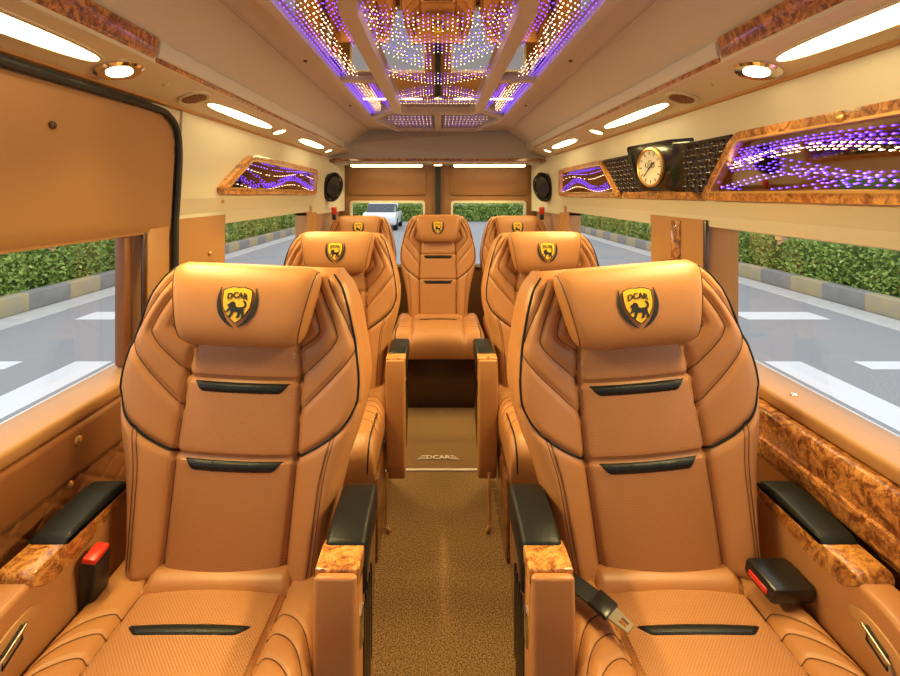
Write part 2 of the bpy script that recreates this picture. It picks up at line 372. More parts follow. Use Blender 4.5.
# ceiling: flat centre + sloping flanks + rear header
prof = [(-.70, 1.73), (-.55, 1.85), (.55, 1.85), (.70, 1.73)]
outer = [(.72, 1.76), (.56, 1.89), (-.56, 1.89), (-.72, 1.76)]
ce = struct(MB().prism(prof+outer, Y0, 3.45, XZ).build('ceiling', M['ceilc'], smooth=False))
rear = MB().add([(-.55, 3.45, 1.85), (.55, 3.45, 1.85), (.86, 3.36, 1.60), (-.86, 3.36, 1.60), (-.72, 3.36, 1.73), (.72, 3.36, 1.73),
                 (-.6, 3.6, 1.87), (.6, 3.6, 1.87), (.9, 3.7, 1.60), (-.9, 3.7, 1.60)],
                [(0, 1, 5, 2, 3, 4), (0, 4, 3, 9, 6), (1, 7, 8, 2, 5), (0, 6, 7, 1), (3, 2, 8, 9), (6, 9, 8, 7)])
struct(rear.build('ceiling_header', M['ceilc'], ce, smooth=False))
MB().tube([(.56, Y0, 1.842), (.56, 3.44, 1.842)], .004, 6).build('edge_bead', M['ceilc'], ce)
MB().tube([(-.56, Y0, 1.842), (-.56, 3.44, 1.842)], .004, 6).build('edge_bead', M['ceilc'], ce)

for s in (1, -1):
    side = 'right' if s > 0 else 'left'
    fx = lambda u, v, h, s=s: (s*u, h, v)
    # soffit (bulkhead) underside
    sof = MB().prism([(.700, 1.672), (.845, 1.625), (.88, 1.64), (.88, 1.80), (.71, 1.76), (.695, 1.73)], Y0, 3.40, fx)
    so = struct(sof.build('trim_soffit_'+side, M['cream'], smooth=False))
    # roll + thin wood line beyond y=1.06, wide burl strip nearer
    rollp = roundpoly([(.684, 1.730), (.715, 1.730), (.715, 1.682), (.691, 1.686)], .012)
    struct(MB().prism(rollp, 1.065, 3.15, fx, r=.004).build('edge_roll', M['ceilc'], so))
    struct(MB().prism(roundpoly([(.695, 1.686), (.722, 1.686), (.722, 1.668), (.698, 1.674)], .003), 1.065, 3.12, fx).build('wood_line', M['wood'], so))
    struct(MB().prism(roundpoly([(.685, 1.734), (.715, 1.734), (.722, 1.672), (.697, 1.680)], .008), Y0+.05, 1.06, fx, r=.004).build('burl_strip', M['wood'], so))
    struct(MB().prism([(.846, 1.632), (.834, 1.632), (.834, 1.622), (.846, 1.619)], Y0+.02, 3.1, fx).build('soffit_edge', M['trimplastic'], so))
    # lower wall (below the sill)
    lw = [(wallX(0), 0), (wallX(.70), .70), (.86, .835), (.95, .835), (.95, 0)]
    W = struct(MB().prism(lw, Y0, Y1, fx).build('wall_'+side, M['dleather'], smooth=False))
    # sill ledge
    struct(MB().prism(roundpoly([(.842, .812), (.842, .846), (.96, .846), (.96, .812)], .010, 3), Y0, 3.3, fx).build('window_sill', M['trimplastic'], W))
    # header strip between panel bottom and window top, upper wall
    up = [(.905, 1.262), (.871, 1.262), (.872, 1.275), (.86, 1.33), (.848, 1.52), (.842, 1.632), (.88, 1.64), (.93, 1.30)]
    y_up = Y0 if s > 0 else 1.42
    struct(MB().prism(up, y_up, 3.50, fx).build('upper_trim', M['cream'], W, smooth=False))
    # rear corner column (angled)
    cor = [(.87, 3.05), (.80, 3.63), (.95, 3.66), (.95, 3.05)]
    fz = lambda u, v, h, s=s: (s*u, v, h)
    struct(MB().prism([(.874, 2.98), (.865, 3.02), (.79, 3.64), (.95, 3.66), (.95, 2.98)], 1.20, 1.625, fz).build('corner_trim', M['cream'], W, smooth=False))
    struct(MB().prism([(.872, 2.86), (.86, 2.93), (.868, 2.97), (.855, 3.02), (.866, 3.07), (.862, 3.30), (.835, 3.64), (.95, 3.66), (.95, 2.86)], .83, 1.215, fz).build('corner_pillar', M['trimplastic'], W, smooth=False))
    struct(MB().box(min(s*.8735, s*.95), max(s*.8735, s*.95), 2.86, 3.0, 1.20, 1.27).build('pillar_filler', M['trimplastic'], W, smooth=False))
    # pillar between the side windows
    pz = [(.872, 1.42 if s < 0 else 1.40), (.872, 1.76), (.95, 1.80), (.95, 1.36)]
    struct(MB().prism(pz, .84, 1.266, fz).build('window_pillar', M['trimplastic'], W, smooth=False))
    if s > 0:
        MB().box(.866, .873, 1.545, 1.60, .85, 1.25, r=.002).build('wood_inlay', M['wood'], W)
        struct(MB().box(.862, .874, 1.385, 1.402, .846, 1.262, r=.004).build('pillar_seal', M['bench'], W))
        struct(MB().box(.866, .95, Y0, -.2, .84, 1.266).build('front_pillar', M['trimplastic'], W))
        # burl panel under the sill
        MB().prism(roundpoly([(.825, .812), (.815, .80), (.812, .69), (.83, .668), (.858, .668), (.858, .812)], .01, 3), -.3, 2.6, fx).build('burl_panel', M['wood'], W)
        MB().prism([(.808, .735), (.806, .725), (.814, .72), (.814, .74)], -.3, 2.6, fx).build('burl_lip', M['wood'], W)
    else:
        MB().prism(roundpoly([(.846, .812), (.838, .80), (.838, .70), (.845, .69), (.858, .69), (.858, .812)], .008, 3), -.3, 1.9, fx).build('padded_band', M['dleather'], W)
        # quilted diamond panel
        ys = np.arange(.45, 1.9, .004); zs = np.arange(.32, .692, .004); Yg, Zg = np.meshgrid(ys, zs, indexing='ij')
        q = np.minimum(np.abs(np.sin(PI*(Yg*.8+Zg*1.0)/.075)), np.abs(np.sin(PI*(Yg*.8-Zg*1.0)/.075)))
        P = np.stack([-(.834+.010*np.sqrt(q)), Yg, Zg], 2); P[..., 0] = -(.8455+.0-.0045*np.clip(q*3, 0, 1)**.5)
        link('quilted_panel', gridmesh('quilted_panel', P), M['dleather'], W)
    # panes
    wi = 1 if s > 0 else 3
    w1 = struct(MB().box(min(s*.93, s*.934), max(s*.93, s*.934), -.2 if s > 0 else .2, 1.37, .84, 1.25).build('window_%d' % wi, M['glass'], smooth=False))
    w2 = struct(MB().box(min(s*.93, s*.934), max(s*.93, s*.934), 1.78, 2.87, .84, 1.25).build('window_%d' % (wi+1), M['glass'], smooth=False))
    struct(MB().prism([(.87, 1.225), (.94, 1.232), (.94, 1.27), (.87, 1.265)], 1.76, 2.90, fx).build('top_reveal', M['cream'], w2, smooth=False))
    struct(MB().prism([(.872, 1.243), (.876, 1.240), (.94, 1.243), (.94, 1.27), (.872, 1.265)], -.2 if s > 0 else .5, 1.40, fx).build('top_reveal', M['cream'], w1, smooth=False))
    # outer body skin so daylight only comes through panes
    struct(MB().box(min(s*.95, s*.97), max(s*.95, s*.97), Y0, Y1, RZ+.25, .84).build('body_skin', M['cartan'], W, smooth=False))
    struct(MB().prism([(.94, 1.27), (.80, 1.92), (.82, 1.93), (.96, 1.27)], Y0, Y1, fx).build('roof_side', M['cartan'], W, smooth=False))
struct(MB().box(-.84, .84, Y0, Y1+.1, 1.92, 1.95).build('roof_skin', M['cartan'], ce, smooth=False))
# front bulkhead with a wide windscreen opening behind the viewer
wf = struct(MB().box(-.95, .95, Y0-.05, Y0, -.05, 1.05).box(-.95, .95, Y0-.05, Y0, 1.60, 1.93).box(-.95, -.75, Y0-.05, Y0, 1.05, 1.60).box(.75, .95, Y0-.05, Y0, 1.05, 1.60).build('wall_front', M['ceilc'], smooth=False))

# ---- left sliding door
def door_left():
    fx = lambda u, v, h: (-u, h, v)
    D = bpy.data.objects.new('door_1', None); COL.objects.link(D); struct(D)
    D.location = (0, 0, 0)
    ztop = 1.60
    # upper panel (leans in), built as (y,Z) polygon with rounded far top corner
    def yz(u, v, h): return (-(float(np.interp(v, [.8, 1.26, 1.62], [.872, .868, .846]))+h), u, v)
    poly = [(-.3, 1.228), (1.395, 1.228), (1.395, 1.47), (1.385, 1.53), (1.355, 1.572), (1.30, 1.592), (-.3, 1.592)]
    g = MB(); g.prism(poly, 0, .03, yz); g.build('upper_panel', M['doortan'], D, smooth=False)
    MB().prism([(-.861, 1.50), (-.850, 1.632), (-.90, 1.632), (-.90, 1.50)], 1.28, 1.44, XZ).build('corner_filler', M['cream'], D, smooth=False)
    emb = roundpoly([(.2, 1.235), (1.34, 1.235), (1.34, 1.308), (.2, 1.308)], .02, 4)
    MB().prism(emb, -.0008, .004, yz, r=.0007).build('embossed_band', M['doortan'], D)
    MB().box(-.935, -.866, 1.285, 1.395, .846, 1.25, r=.012).build('window_post', M['trimplastic'], D)
    MB().box(-.878, -.868, 1.268, 1.283, .846, 1.25, r=.003).build('post_seal', M['bench'], D)
    MB().box(-.934, -.90, 1.235, 1.275, .846, 1.24, r=.012).build('inner_post', M['dleather'], D)
    sealp = smoothline([(-.3, 1.603), (.9, 1.603), (1.26, 1.602), (1.34, 1.590), (1.385, 1.556), (1.405, 1.50), (1.412, 1.42), (1.412, 1.2), (1.405, .86), (1.40, .5), (1.40, .05)], 90)
    MB().tube([(-(float(np.interp(p[1], [0, .8, 1.26, 1.62], [.85, .862, .862, .838]))), p[0], p[1]) for p in sealp], .011, 8).build('rubber_seal', M['rubber'], D)
    return D
door_left()
# ---- rear doors
for s, nme in ((-1, 'door_2'), (1, 'door_3')):
    yz = lambda u, v, h, s=s: (s*u, 3.66+h, v)
    outerp = [(.018, .25), (.93, .25), (.93, 1.62), (.018, 1.62)]; innp = [(.125, .74), (.735, .74), (.735, 1.268), (.125, 1.268)]
    g = MB().ring(outerp, innp, 0, .05, yz)
    D = struct(g.build(nme, M['doorshade'], smooth=False))
    rr = roundpoly([(.11, .72), (.75, .72), (.75, 1.285), (.11, 1.285)], .03); ri = roundpoly([(.128, .74), (.732, .74), (.732, 1.265), (.128, 1.265)], .025)
    struct(MB().ring(rr, ri, -.008, .03, yz).build('window_frame', M['cream'], D, smooth=False))
    MB().prism(roundpoly([(.10, 1.33), (.77, 1.33), (.77, 1.57), (.10, 1.57)], .04), -.010, .004, yz, r=.004).build('embossed_panel', M['doorshade'], D)
    struct(MB().box(min(s*.12, s*.74), max(s*.12, s*.74), 3.70, 3.704, .73, 1.27).build('window_%d' % (5 if s < 0 else 6), M['glass'], smooth=False))
struct(MB().box(-.024, .024, 3.63, 3.72, .1, 1.62, r=.008).build('door_seal', M['rubber'], None))
bpy.data.objects['door_seal'].name = 'trim_2'
struct(MB().box(-.95, .95, 3.67, 3.72, -.05, .26).build('wall_back', M['dleather'], smooth=False))
# rear header wood lip
lip = [(-.86, 1.595), (-.80, 1.615), (.80, 1.615), (.86, 1.595), (.86, 1.580), (.78, 1.596), (-.78, 1.596), (-.86, 1.580)]
struct(MB().prism(lip, 3.30, 3.37, XZ).build('trim_1', M['wood'], smooth=False))
struct(MB().box(-.80, .80, 3.34, 3.66, 1.585, 1.60).build('rear_soffit', M['ceilc'], bpy.data.objects['trim_1'], smooth=False))

# ---- floor details
struct(MB().box(-.22, .22, 2.085, 2.10, 0, .006, r=.002).build('trim_3', M['carpetmark']))
t = text_mb('DCAR', .045, lambda x, y, z: (x, 2.19+y*.9, .004+z), .001, .001)
for k in range(3):
    for q in (-1, 1):
        t.box(min(q*.062, q*(.105-.011*k)), max(q*.062, q*(.105-.011*k)), 2.174+.013*k, 2.179+.013*k, .003, .005)
tag(t.build('carpet_lettering', M['carpetmark'], smooth=False), 'silver letters and wing bars printed on the aisle carpet', 'lettering')
for s in (1, -1):
    r_ = MB().tube(smoothline([(s*.190, 1.70, .010), (s*.200, 1.715, .012), (s*.206, 1.725, .03), (s*.206, 1.73, .10), (s*.206, 1.735, .22)], 30), .006, 8).build('seat_rail', M['brass'])
    tag(r_, 'thin metal rail along the %s middle seat base at the aisle' % ('right' if s > 0 else 'left'), 'rail')

# ================================================================ CEILING LED PANEL
HC = 1.83
pn = empty('led_ceiling_panel', (0, 2.0, HC), 'long eight-sided mirrored ceiling panel with purple and warm star lights', 'ceiling light panel')
XYc = lambda u, v, h: (u, v-2.0, h)
outO = [(-.43, .2), (.43, .2), (.43, 2.67), (.31, 3.20), (-.31, 3.20), (-.43, 2.67)]
inO = inset(outO, .03)
MB().ring(outO, inO, -.022, .018, XYc).build('outer_frame', M['ceilc'], pn, smooth=False)
io = [(-.245, 1.06), (-.225, .95), (-.17, .86), (.17, .86), (.225, .95), (.245, 1.06), (.245, 2.36), (.20, 2.44), (-.20, 2.44), (-.245, 2.36)]
ii = inset(io, .045)
MB().ring(io, ii, -.038, .0, XYc).build('inner_frame', M['cream'], pn, smooth=False)
cr = MB()
for s in (-1, 1):
    cr.box(min(s*.23, s*.41), max(s*.23, s*.41), 1.76-2, 1.81-2, -.018, .015, r=.004)
    cr.prism([(s*.20, 2.42), (s*.235, 2.38), (s*.405, 2.62), (s*.38, 2.67)], -.018, .015, XYc)
cr.box(-.02, .02, .43, 1.19, -.018, .015, r=.003)
cr.build('cross_bars', M['ceilc'], pn)
MB().prism(inO, .0, .006, XYc).build('mirror', M['mirror'], pn, smooth=False)
def dots(P, r, lng=(0, 1, 0), k=1.6):
    mb = MB(); L = Vector(lng).normalized(); a = Vector((0, 0, 1)) if abs(L.z) < .9 else Vector((1, 0, 0)); u = L.cross(a).normalized(); w_ = L.cross(u)
    for p in P:
        p = Vector(p); mb.add([p+L*r*k, p-L*r*k, p+u*r, p-u*r, p+w_*r, p-w_*r], [(0, 2, 4), (0, 4, 3), (0, 3, 5), (0, 5, 2), (1, 4, 2), (1, 3, 4), (1, 5, 3), (1, 2, 5)])
    return mb
pur = []; vio = []; wrm = []
# centre: columns hanging in nested U shapes
for c in range(-14, 15):
    x = c*.0138; f = abs(c)/14.0
    for yb, amp, n, st, gate in ((1.18, -.10, 3, .028, 0), (1.34, -.20, 4, .030, 0), (1.52, -.24, 4, .036, .1), (1.76, -.12, 3, .040, 0), (1.96, .12, 3, .042, .12), (2.20, .0, 2, .05, 0)):
        if f < gate: continue
        yc = yb+amp*f**1.7
        for k in range(n):
            y = yc+k*st+.012*(c % 2)
            if not (.95 < y < 2.38): continue
            (wrm if (k == n-1 or (c+k) % 4 == 0) else (vio if c % 3 == 0 else pur)).append((x, y-2, -.010))
# sides: long rows, purple along the edges and warm between
for s in (-1, 1):
    for row in range(11):
        x = .258+row*.0135
        for k in range(84):
            y = .62+k*.025+.010*(row % 2)
            if 1.74 < y < 1.83 or y > 2.36+(x-.25)*1.4: continue
            if row in (0, 9, 10): lst = pur
            elif row == 8: lst = vio
            elif row in (5, 6, 7): lst = wrm if (k+row) % 3 else None
            elif row in (1, 2, 3): lst = pur if math.sin(y*6+row*.8) > .25 else None
            else: lst = wrm if math.sin(y*6+1.2) > .5 else None
            if lst is not None: lst.append((s*x, y-2, -.008))
    for k in range(12):
        for q in range(5):
            x = .05+k*.024; y = 2.66+q*.09+.01*(k % 2)
            if y > 3.13 or x > .37-(y-2.60)*.22 or (y-2.56) < (x-.18)*1.1: continue
            (wrm if q in (1, 3) else (pur if k % 2 else vio)).append((s*x, y-2, -.008))
for nm, P, m_ in (('purple_leds', pur, 'ledp'), ('violet_leds', vio, 'ledv'), ('warm_leds', wrm, 'ledw')):
    o = dots(P, .0019, (0, 1, 0), 2.6).build(nm, M[m_], pn, smooth=False); o['kind'] = 'stuff'
for i, (x, y) in enumerate([(-.50, 1.62), (.50, 1.62), (-.50, 2.45), (.50, 2.45)]):
    o = MB().lathe([(.001, -.006), (.006, -.005), (.008, 0)], 12, Matrix.Translation((x, y, 1.849))).build('ceiling_screw', M['bench'])
    tag(o, 'small brown screw cap on the ceiling, %s side of the LED panel, %s one' % ('left' if x < 0 else 'right', 'nearer' if y < 2 else 'farther'), 'screw', 'ceiling screw caps')

# ================================================================ SOFFIT LAMPS
def soffit_pt(X): return 1.672-(X-.700)/.145*.047
def soff_frame(s, X, y):
    """matrix: local z = down off the soffit, local y = world y"""
    sl = math.atan2(.047, .145)
    return Matrix.Translation((s*X, y, soffit_pt(X))) @ Matrix.Rotation(s*sl, 4, 'Y') @ Matrix.Rotation(PI, 4, 'Y')
def superoval(a, b, n=28, p=2.6):
    out = []
    for k in range(n):
        t = 2*PI*k/n; c, s_ = math.cos(t), math.sin(t); out.append((a*math.copysign(abs(c)**(2/p), c), b*math.copysign(abs(s_)**(2/p), s_)))
    return out
def area(name, loc_m, sx, sy, power, parent, col=LAMP_COL):
    l = bpy.data.lights.new(name, 'AREA'); l.shape = 'RECTANGLE'; l.size = sx; l.size_y = sy; l.energy = power*LAMP_PUSH; l.color = col; l.spread = math.radians(125)
    o = bpy.data.objects.new(name, l); COL.objects.link(o); o.matrix_world = loc_m; o.parent = parent; return o
def lamp(s, y, a, b, kind, label, power, X=.766, lensr=.6):
    cat = 'light' if kind != 'vent' else 'vent'; nm = {'bar': 'ceiling_lamp', 'spot': 'spot_lamp', 'vent': 'air_vent'}[kind]
    root = empty(nm, (0, 0, 0), label, cat, {'bar': 'long soffit lamps', 'spot': 'round soffit lamps', 'vent': 'soffit vents'}[kind])
    Mx = soff_frame(s, X, y); root.matrix_world = Mx
    f = lambda u, v, h: (u, v, h)
    if kind == 'bar':
        o = superoval(a+.006, b+.008); i_ = superoval(a-.002, b-.002)
        MB().ring(o, i_, -.004, .004, f).build('rim', M['cream'], root)
        MB().prism(superoval(a-.001, b-.001, p=2.2), -.002, .003, f, r=.001).build('lens', M['lens'], root)
    elif kind == 'spot':
        MB().lathe([(a*1.0, -.003), (a, .004), (a*.86, .009), (a*lensr, .006)], 32).build('rim', M['chrome'] if a > .05 else M['cream'], root)
        MB().lathe([(.001, .008), (a*lensr*.95, .0085), (a*lensr, .004)], 28).build('lens', M['lens'], root)
    else:
        MB().lathe([(a, -.003), (a, .004), (a*.93, .006), (a*.9, .004), (.001, .004)], 32).build('rim', M['cream'], root)
        g = MB()
        for k in range(-3, 4): 
            hw = math.sqrt(max(0, (a*.72)**2-(k*a*.19)**2)); g.box(-hw, hw, k*a*.19-.0025, k*a*.19+.0025, .003, .008)
        g.build('grille', M['dleather'], root)
    if power:
        area('lamp_light', Mx @ Matrix.Translation((0, 0, .016)) @ Matrix.Rotation(s*.36, 4, 'Y') @ Matrix.Rotation(PI, 4, 'X'), a*1.6, b*1.6, power, None)
for s in (1, -1):
    sd = 'right' if s > 0 else 'left'
    lamp(s, .72, .028, .25, 'bar', 'long oval lamp glowing in the %s ceiling soffit, nearest the viewer' % sd, 6.5)
    lamp(s, 1.04, .052, .052, 'spot', 'round chrome-rimmed spotlight in the %s soffit between the long lamps' % sd, 5, X=.772, lensr=.55)
    lamp(s, 1.35, .048, .048, 'vent', 'round flush air vent in the %s soffit' % sd, 0)
    lamp(s, 1.70, .024, .27, 'bar', 'long oval lamp in the %s soffit above the side display' % sd, 7.5)
    lamp(s, 2.07, .035, .035, 'spot', 'small round lamp in the %s soffit behind the second long lamp' % sd, 3.5, lensr=.8)
    lamp(s, 2.62, .026, .24, 'bar', 'long oval lamp in the %s soffit near the rear doors' % sd, 6)
    lamp(s, 3.0, .03, .03, 'spot', 'rearmost small round lamp in the %s soffit' % sd, 1, lensr=.8)
    for y, wd in ((1.20, 'spotlight'),):
        o = MB().lathe([(.009, 0), (.009, .003), (.004, .005), (.001, .005)], 12).build('screw_cap', M['cream'])
        o.matrix_world = soff_frame(s, .76, y); tag(o, 'tiny cream button beside the %s in the %s soffit' % (wd, sd), 'screw')
# rear header lamps
for s in (-1, 1):
    sd = 'right' if s > 0 else 'left'
    root = empty('rear_bar_lamp', (s*.41, 3.44, 1.585), 'slim straight lamp above the %s rear door' % sd, 'light', 'rear header lamps')
    MB().box(-.30, .30, -.035, .035, -.012, .0, r=.006).build('rim', M['brass'], root)
    MB().box(-.285, .285, -.028, .028, -.026, -.010, r=.008).build('lens', M['lens'], root)
    area('lamp_light', Matrix.Translation((s*.41, 3.42, 1.553)), .5, .05, 2.5, None)
    v = empty('header_vent', (s*.775, 3.42, 1.588), 'round pale vent at the %s end of the rear header' % sd, 'vent', 'rear header vents')
    MB().lathe([(.06, 0), (.06, -.006), (.05, -.010), (.001, -.010)], 24).build('rim', M['cream'], v)
    MB().lathe([(.035, -.010), (.035, -.013), (.001, -.013)], 20).build('grille', M['ceilc'], v)
root = empty('header_spot_lamp', (0, 3.40, 1.585), 'small round lamp in the middle of the rear header', 'light')
MB().lathe([(.045, 0), (.045, -.008), (.034, -.014)], 24).build('rim', M['brass'], root)
MB().lathe([(.034, -.008), (.03, -.018), (.001, -.020)], 24).build('lens', M['lens'], root)

# ================================================================ SIDE DISPLAYS
def WX(Z): return .86-(Z-1.33)*(.012/.19)
def side_fn(s, y0):   # (y,Z,h) -> local coordinates of a root at (s*.85, y0, 1.33)
    return lambda u, v, h: (s*(WX(v)-.005-h)-s*.85, u-y0, v-1.33)
def led_waves(s, y0, y1, z0, z1, yo, root, waves, clip):
    fn = side_fn(s, yo); A = {'p': [], 'w': [], 'v': []}
    for (c, f0, amp, ph, rows, thick, gap) in waves:
        for r_ in range(rows):
            y = y0
            while y < y1:
                u = (y-y0)/(y1-y0); v = z0+(z1-z0)*(f0+amp*math.sin(ph+u*9))+(r_-rows/2)*thick
                if clip(y, v) and rng.random() > .12: A[c].append(fn(y+.008*(r_ % 2), v, .004))
                y += gap
    for c, nm, m_ in (('p', 'purple_leds', 'ledp'), ('w', 'warm_leds', 'ledw'), ('v', 'violet_leds', 'ledv')):
        if A[c]: dots(A[c], .0020, (0, 1, 0), 2.3).build(nm, M[m_], root, smooth=False)['kind'] = 'stuff'
def inside(poly):
    def f(y, z):
        c = False; n = len(poly)
        for i in range(n):
            (x1, y1), (x2, y2) = poly[i], poly[i-1]
            if (y1 > z) != (y2 > z) and y < (x2-x1)*(z-y1)/(y2-y1)+x1: c = not c
        return c
    return f
def zz(p): return [(a, 1.35+b) for a, b in p]
# right assembly
RT = empty('wall_display_panel', (.85, 1.4, 1.33), 'long burl wood framed display of purple lights with black quilted section on right wall', 'wall panel')
fn = side_fn(1, 1.4)
def rp(P, w): return roundpoly(inset(P, w) if w else P, max(.014, .042-w), 3)
rear_o = zz([(1.97, -.022), (2.98, -.022), (2.93, .150), (2.90, .160), (2.22, .168), (2.17, .162)])
front_o = zz([(1.375, -.022), (1.215, .150), (1.185, .168), (.30, .168), (.25, .15), (.25, -.022)])
g = MB()
for P in (rear_o, front_o):
    g.ring(rp(P, 0), rp(P, .024), -.008, .022, fn)
g.prism(zz([(1.38, -.0215), (1.96, -.0215), (1.93, .004), (1.41, .004)]), -.008, .021, fn)
g.build('wood_frame', M['woodl'], RT, smooth=False)
for P, nm in ((rear_o, 'mirror_pane'), (front_o, 'mirror_pane')):
    q = rp(P, .018); MB().prism(q, -.006, .001, fn).build(nm, M['dmirror'], RT, smooth=False)
    MB().ring(rp(P, .021), rp(P, .027), .001, .0235, fn).build('pane_edge', M['brass'], RT, smooth=False)
ci = inside(inset(front_o, .032))
W_ = [('p', .80, .04, 2.2, 3, .0075, .021), ('p', .70, .09, 2.0, 3, .0085, .021), ('w', .60, .12, 1.9, 3, .007, .019), ('p', .38, .20, .3, 5, .0085, .023), ('v', .22, .15, 1.8, 2, .009, .024), ('p', .14, .08, 3.8, 2, .0085, .024)]
led_waves(1, .27, 1.36, 1.35, 1.50, 1.4, RT, W_, ci)
ci2 = inside(inset(rear_o, .030))
W2 = [('p', .90, .03, 0, 2, .007, .03), ('v', .78, .05, .6, 1, .008, .035), ('w', .62, .08, 1, 1, .008, .035), ('p', .35, .18, 2, 4, .008, .03), ('w', .18, .1, 2, 1, .008, .04)]
led_waves(1, 1.99, 2.95, 1.35, 1.50, 1.4, RT, W2, ci2)
# quilted black section
ys = np.arange(1.18, 2.19, .0045); zs = np.arange(1.352, 1.512, .0045); Yg, Zg = np.meshgrid(ys, zs, indexing='ij')
q = np.minimum(np.abs(np.sin(PI*((Yg-1.26)+(Zg-1.352)*1.1)/.044)), np.abs(np.sin(PI*((Yg-1.26)-(Zg-1.352)*1.1)/.044)))
hh = .006+.008*np.clip(q, 0, 1)**.7
Pm = (Yg > 1.345-(Zg-1.352)*1.05) & (Yg < 2.005+(Zg-1.352)*1.09); hh = np.where(Pm, hh, -.012)
P = np.stack([(.86-(Zg-1.33)*(.012/.19)-.005-hh)-.85, Yg-1.4, Zg-1.33], 2)
link('quilted_panel', gridmesh('quilted_panel', P), M['gloss'], RT)
st = []
for i in range(-60, 120):
    for j in range(-60, 120):
        y = .022*(i+j)+1.26; z = (i-j)*.020+1.352
        if 1.357 < z < 1.508 and 1.36-(z-1.352)*1.05 < y < 1.985+(z-1.352)*1.09: st.append(fn(y, z, .013))
dots(st, .0024, (0, 1, 0), 1).build('chrome_studs', M['steel'], RT, smooth=False)['kind'] = 'stuff'
MB().prism(zz([(1.22, .158), (2.165, .158), (2.165, .166), (1.22, .166)]), -.004, .014, fn).build('top_piping', M['black'], RT, smooth=False)
o = MB().lathe([(.012, 0), (.012, .004), (.006, .007), (.001, .007)], 16, Matrix.Translation((.834, .88, 1.506)) @ Matrix.Rotation(-PI/2, 4, 'Y')).build('frame_button', M['brass'])
o.location = (-.012, 0, 0); tag(o, 'round brass button on the upper wood frame of the right display', 'button')
# left display
LT = empty('wall_display_panel', (-.85, 2.3, 1.33), 'small burl wood framed display of purple lights on the left wall', 'wall panel')
left_o = zz([(1.68, -.005), (2.95, -.012), (2.95, .148), (2.92, .160), (1.95, .172), (1.90, .165), (1.66, .02)])
fl_ = side_fn(-1, 2.3)
MB().ring(rp(left_o, 0), rp(left_o, .024), -.008, .022, fl_).build('wood_frame', M['woodl'], LT, smooth=False)
MB().prism(rp(left_o, .018), -.006, .001, fl_).build('mirror_pane', M['dmirror'], LT, smooth=False)
MB().ring(rp(left_o, .021), rp(left_o, .028), .001, .0235, fl_).build('pane_edge', M['brass'], LT, smooth=False)
led_waves(-1, 1.70, 2.94, 1.36, 1.51, 2.3, LT, W2+[('p', .5, .3, 1, 2, .008, .03)], inside(inset(left_o, .030)))

# clock
ck = empty('wall_clock', (.848, 1.60, 1.44), 'round cream-faced analogue clock in a black wedge housing on the right wall', 'clock')
n_ = Vector((-.985, -.16, -.05)).normalized(); c_ = Vector((-.056, 0, .005))
xa = Vector((0, 0, 1)).cross(n_).normalized(); ya = n_.cross(xa)
R4 = Matrix((xa, ya, n_)).transposed().to_4x4(); MF = Matrix.Translation(c_) @ R4
fr4 = [MF @ Vector((u, v, -.004)) for u, v in roundpoly([(-.155, .092), (.125, .092), (.085, -.088), (-.09, -.088)], .02, 3)]
bk4 = [Vector((.012, -u, v)) for u, v in roundpoly([(-.17, .096), (.20, .096), (.15, -.09), (-.11, -.09)], .02, 3)]
n = len(bk4); MB().add(fr4+bk4, [tuple(range(n)), tuple(range(n, 2*n))]+[(i, (i+1) % n, n+(i+1) % n, n+i) for i in range(n)]).build('housing', M['gloss'], ck)
MF = MF @ Matrix.Scale(.88, 4)
MB().lathe([(.082, -.004), (.084, .006), (.078, .012), (.072, .008), (.072, -.002)], 40, MF).build('rim', M['brass'], ck)
MB().lathe([(.001, .004), (.074, .0045), (.074, 0)], 40, MF).build('dial', M['face'], ck)
g = MB()
for k in range(12):
    a = k*PI/6; Mk = MF @ Matrix.Rotation(a, 4, 'Z'); MB().box(-.0016, .0016, .054, .068, .0045, .0058, M_=Mk).build('hour_mark', M['ink'], ck)
for a, L, w_ in ((-1.0, .040, .004), (2.3, .056, .003)):
    MB().box(-w_/2, w_/2, -.01, L, .006, .008, M_=MF @ Matrix.Rotation(a, 4, 'Z')).build('clock_hand', M['ink'], ck)
g = MB()
for a, r_ in ((.4, .02), (1.4, .018), (2.6, .02)): g.tube([tuple(MF @ Vector((.022*math.cos(a)+r_*.5*math.cos(t), .0+.022*math.sin(a)+r_*.5*math.sin(t), .0055))) for t in np.linspace(0, 2*PI, 14)[:-1]], .0012, 5, closed=True)
g.build('sub_dial', M['bench'], ck)

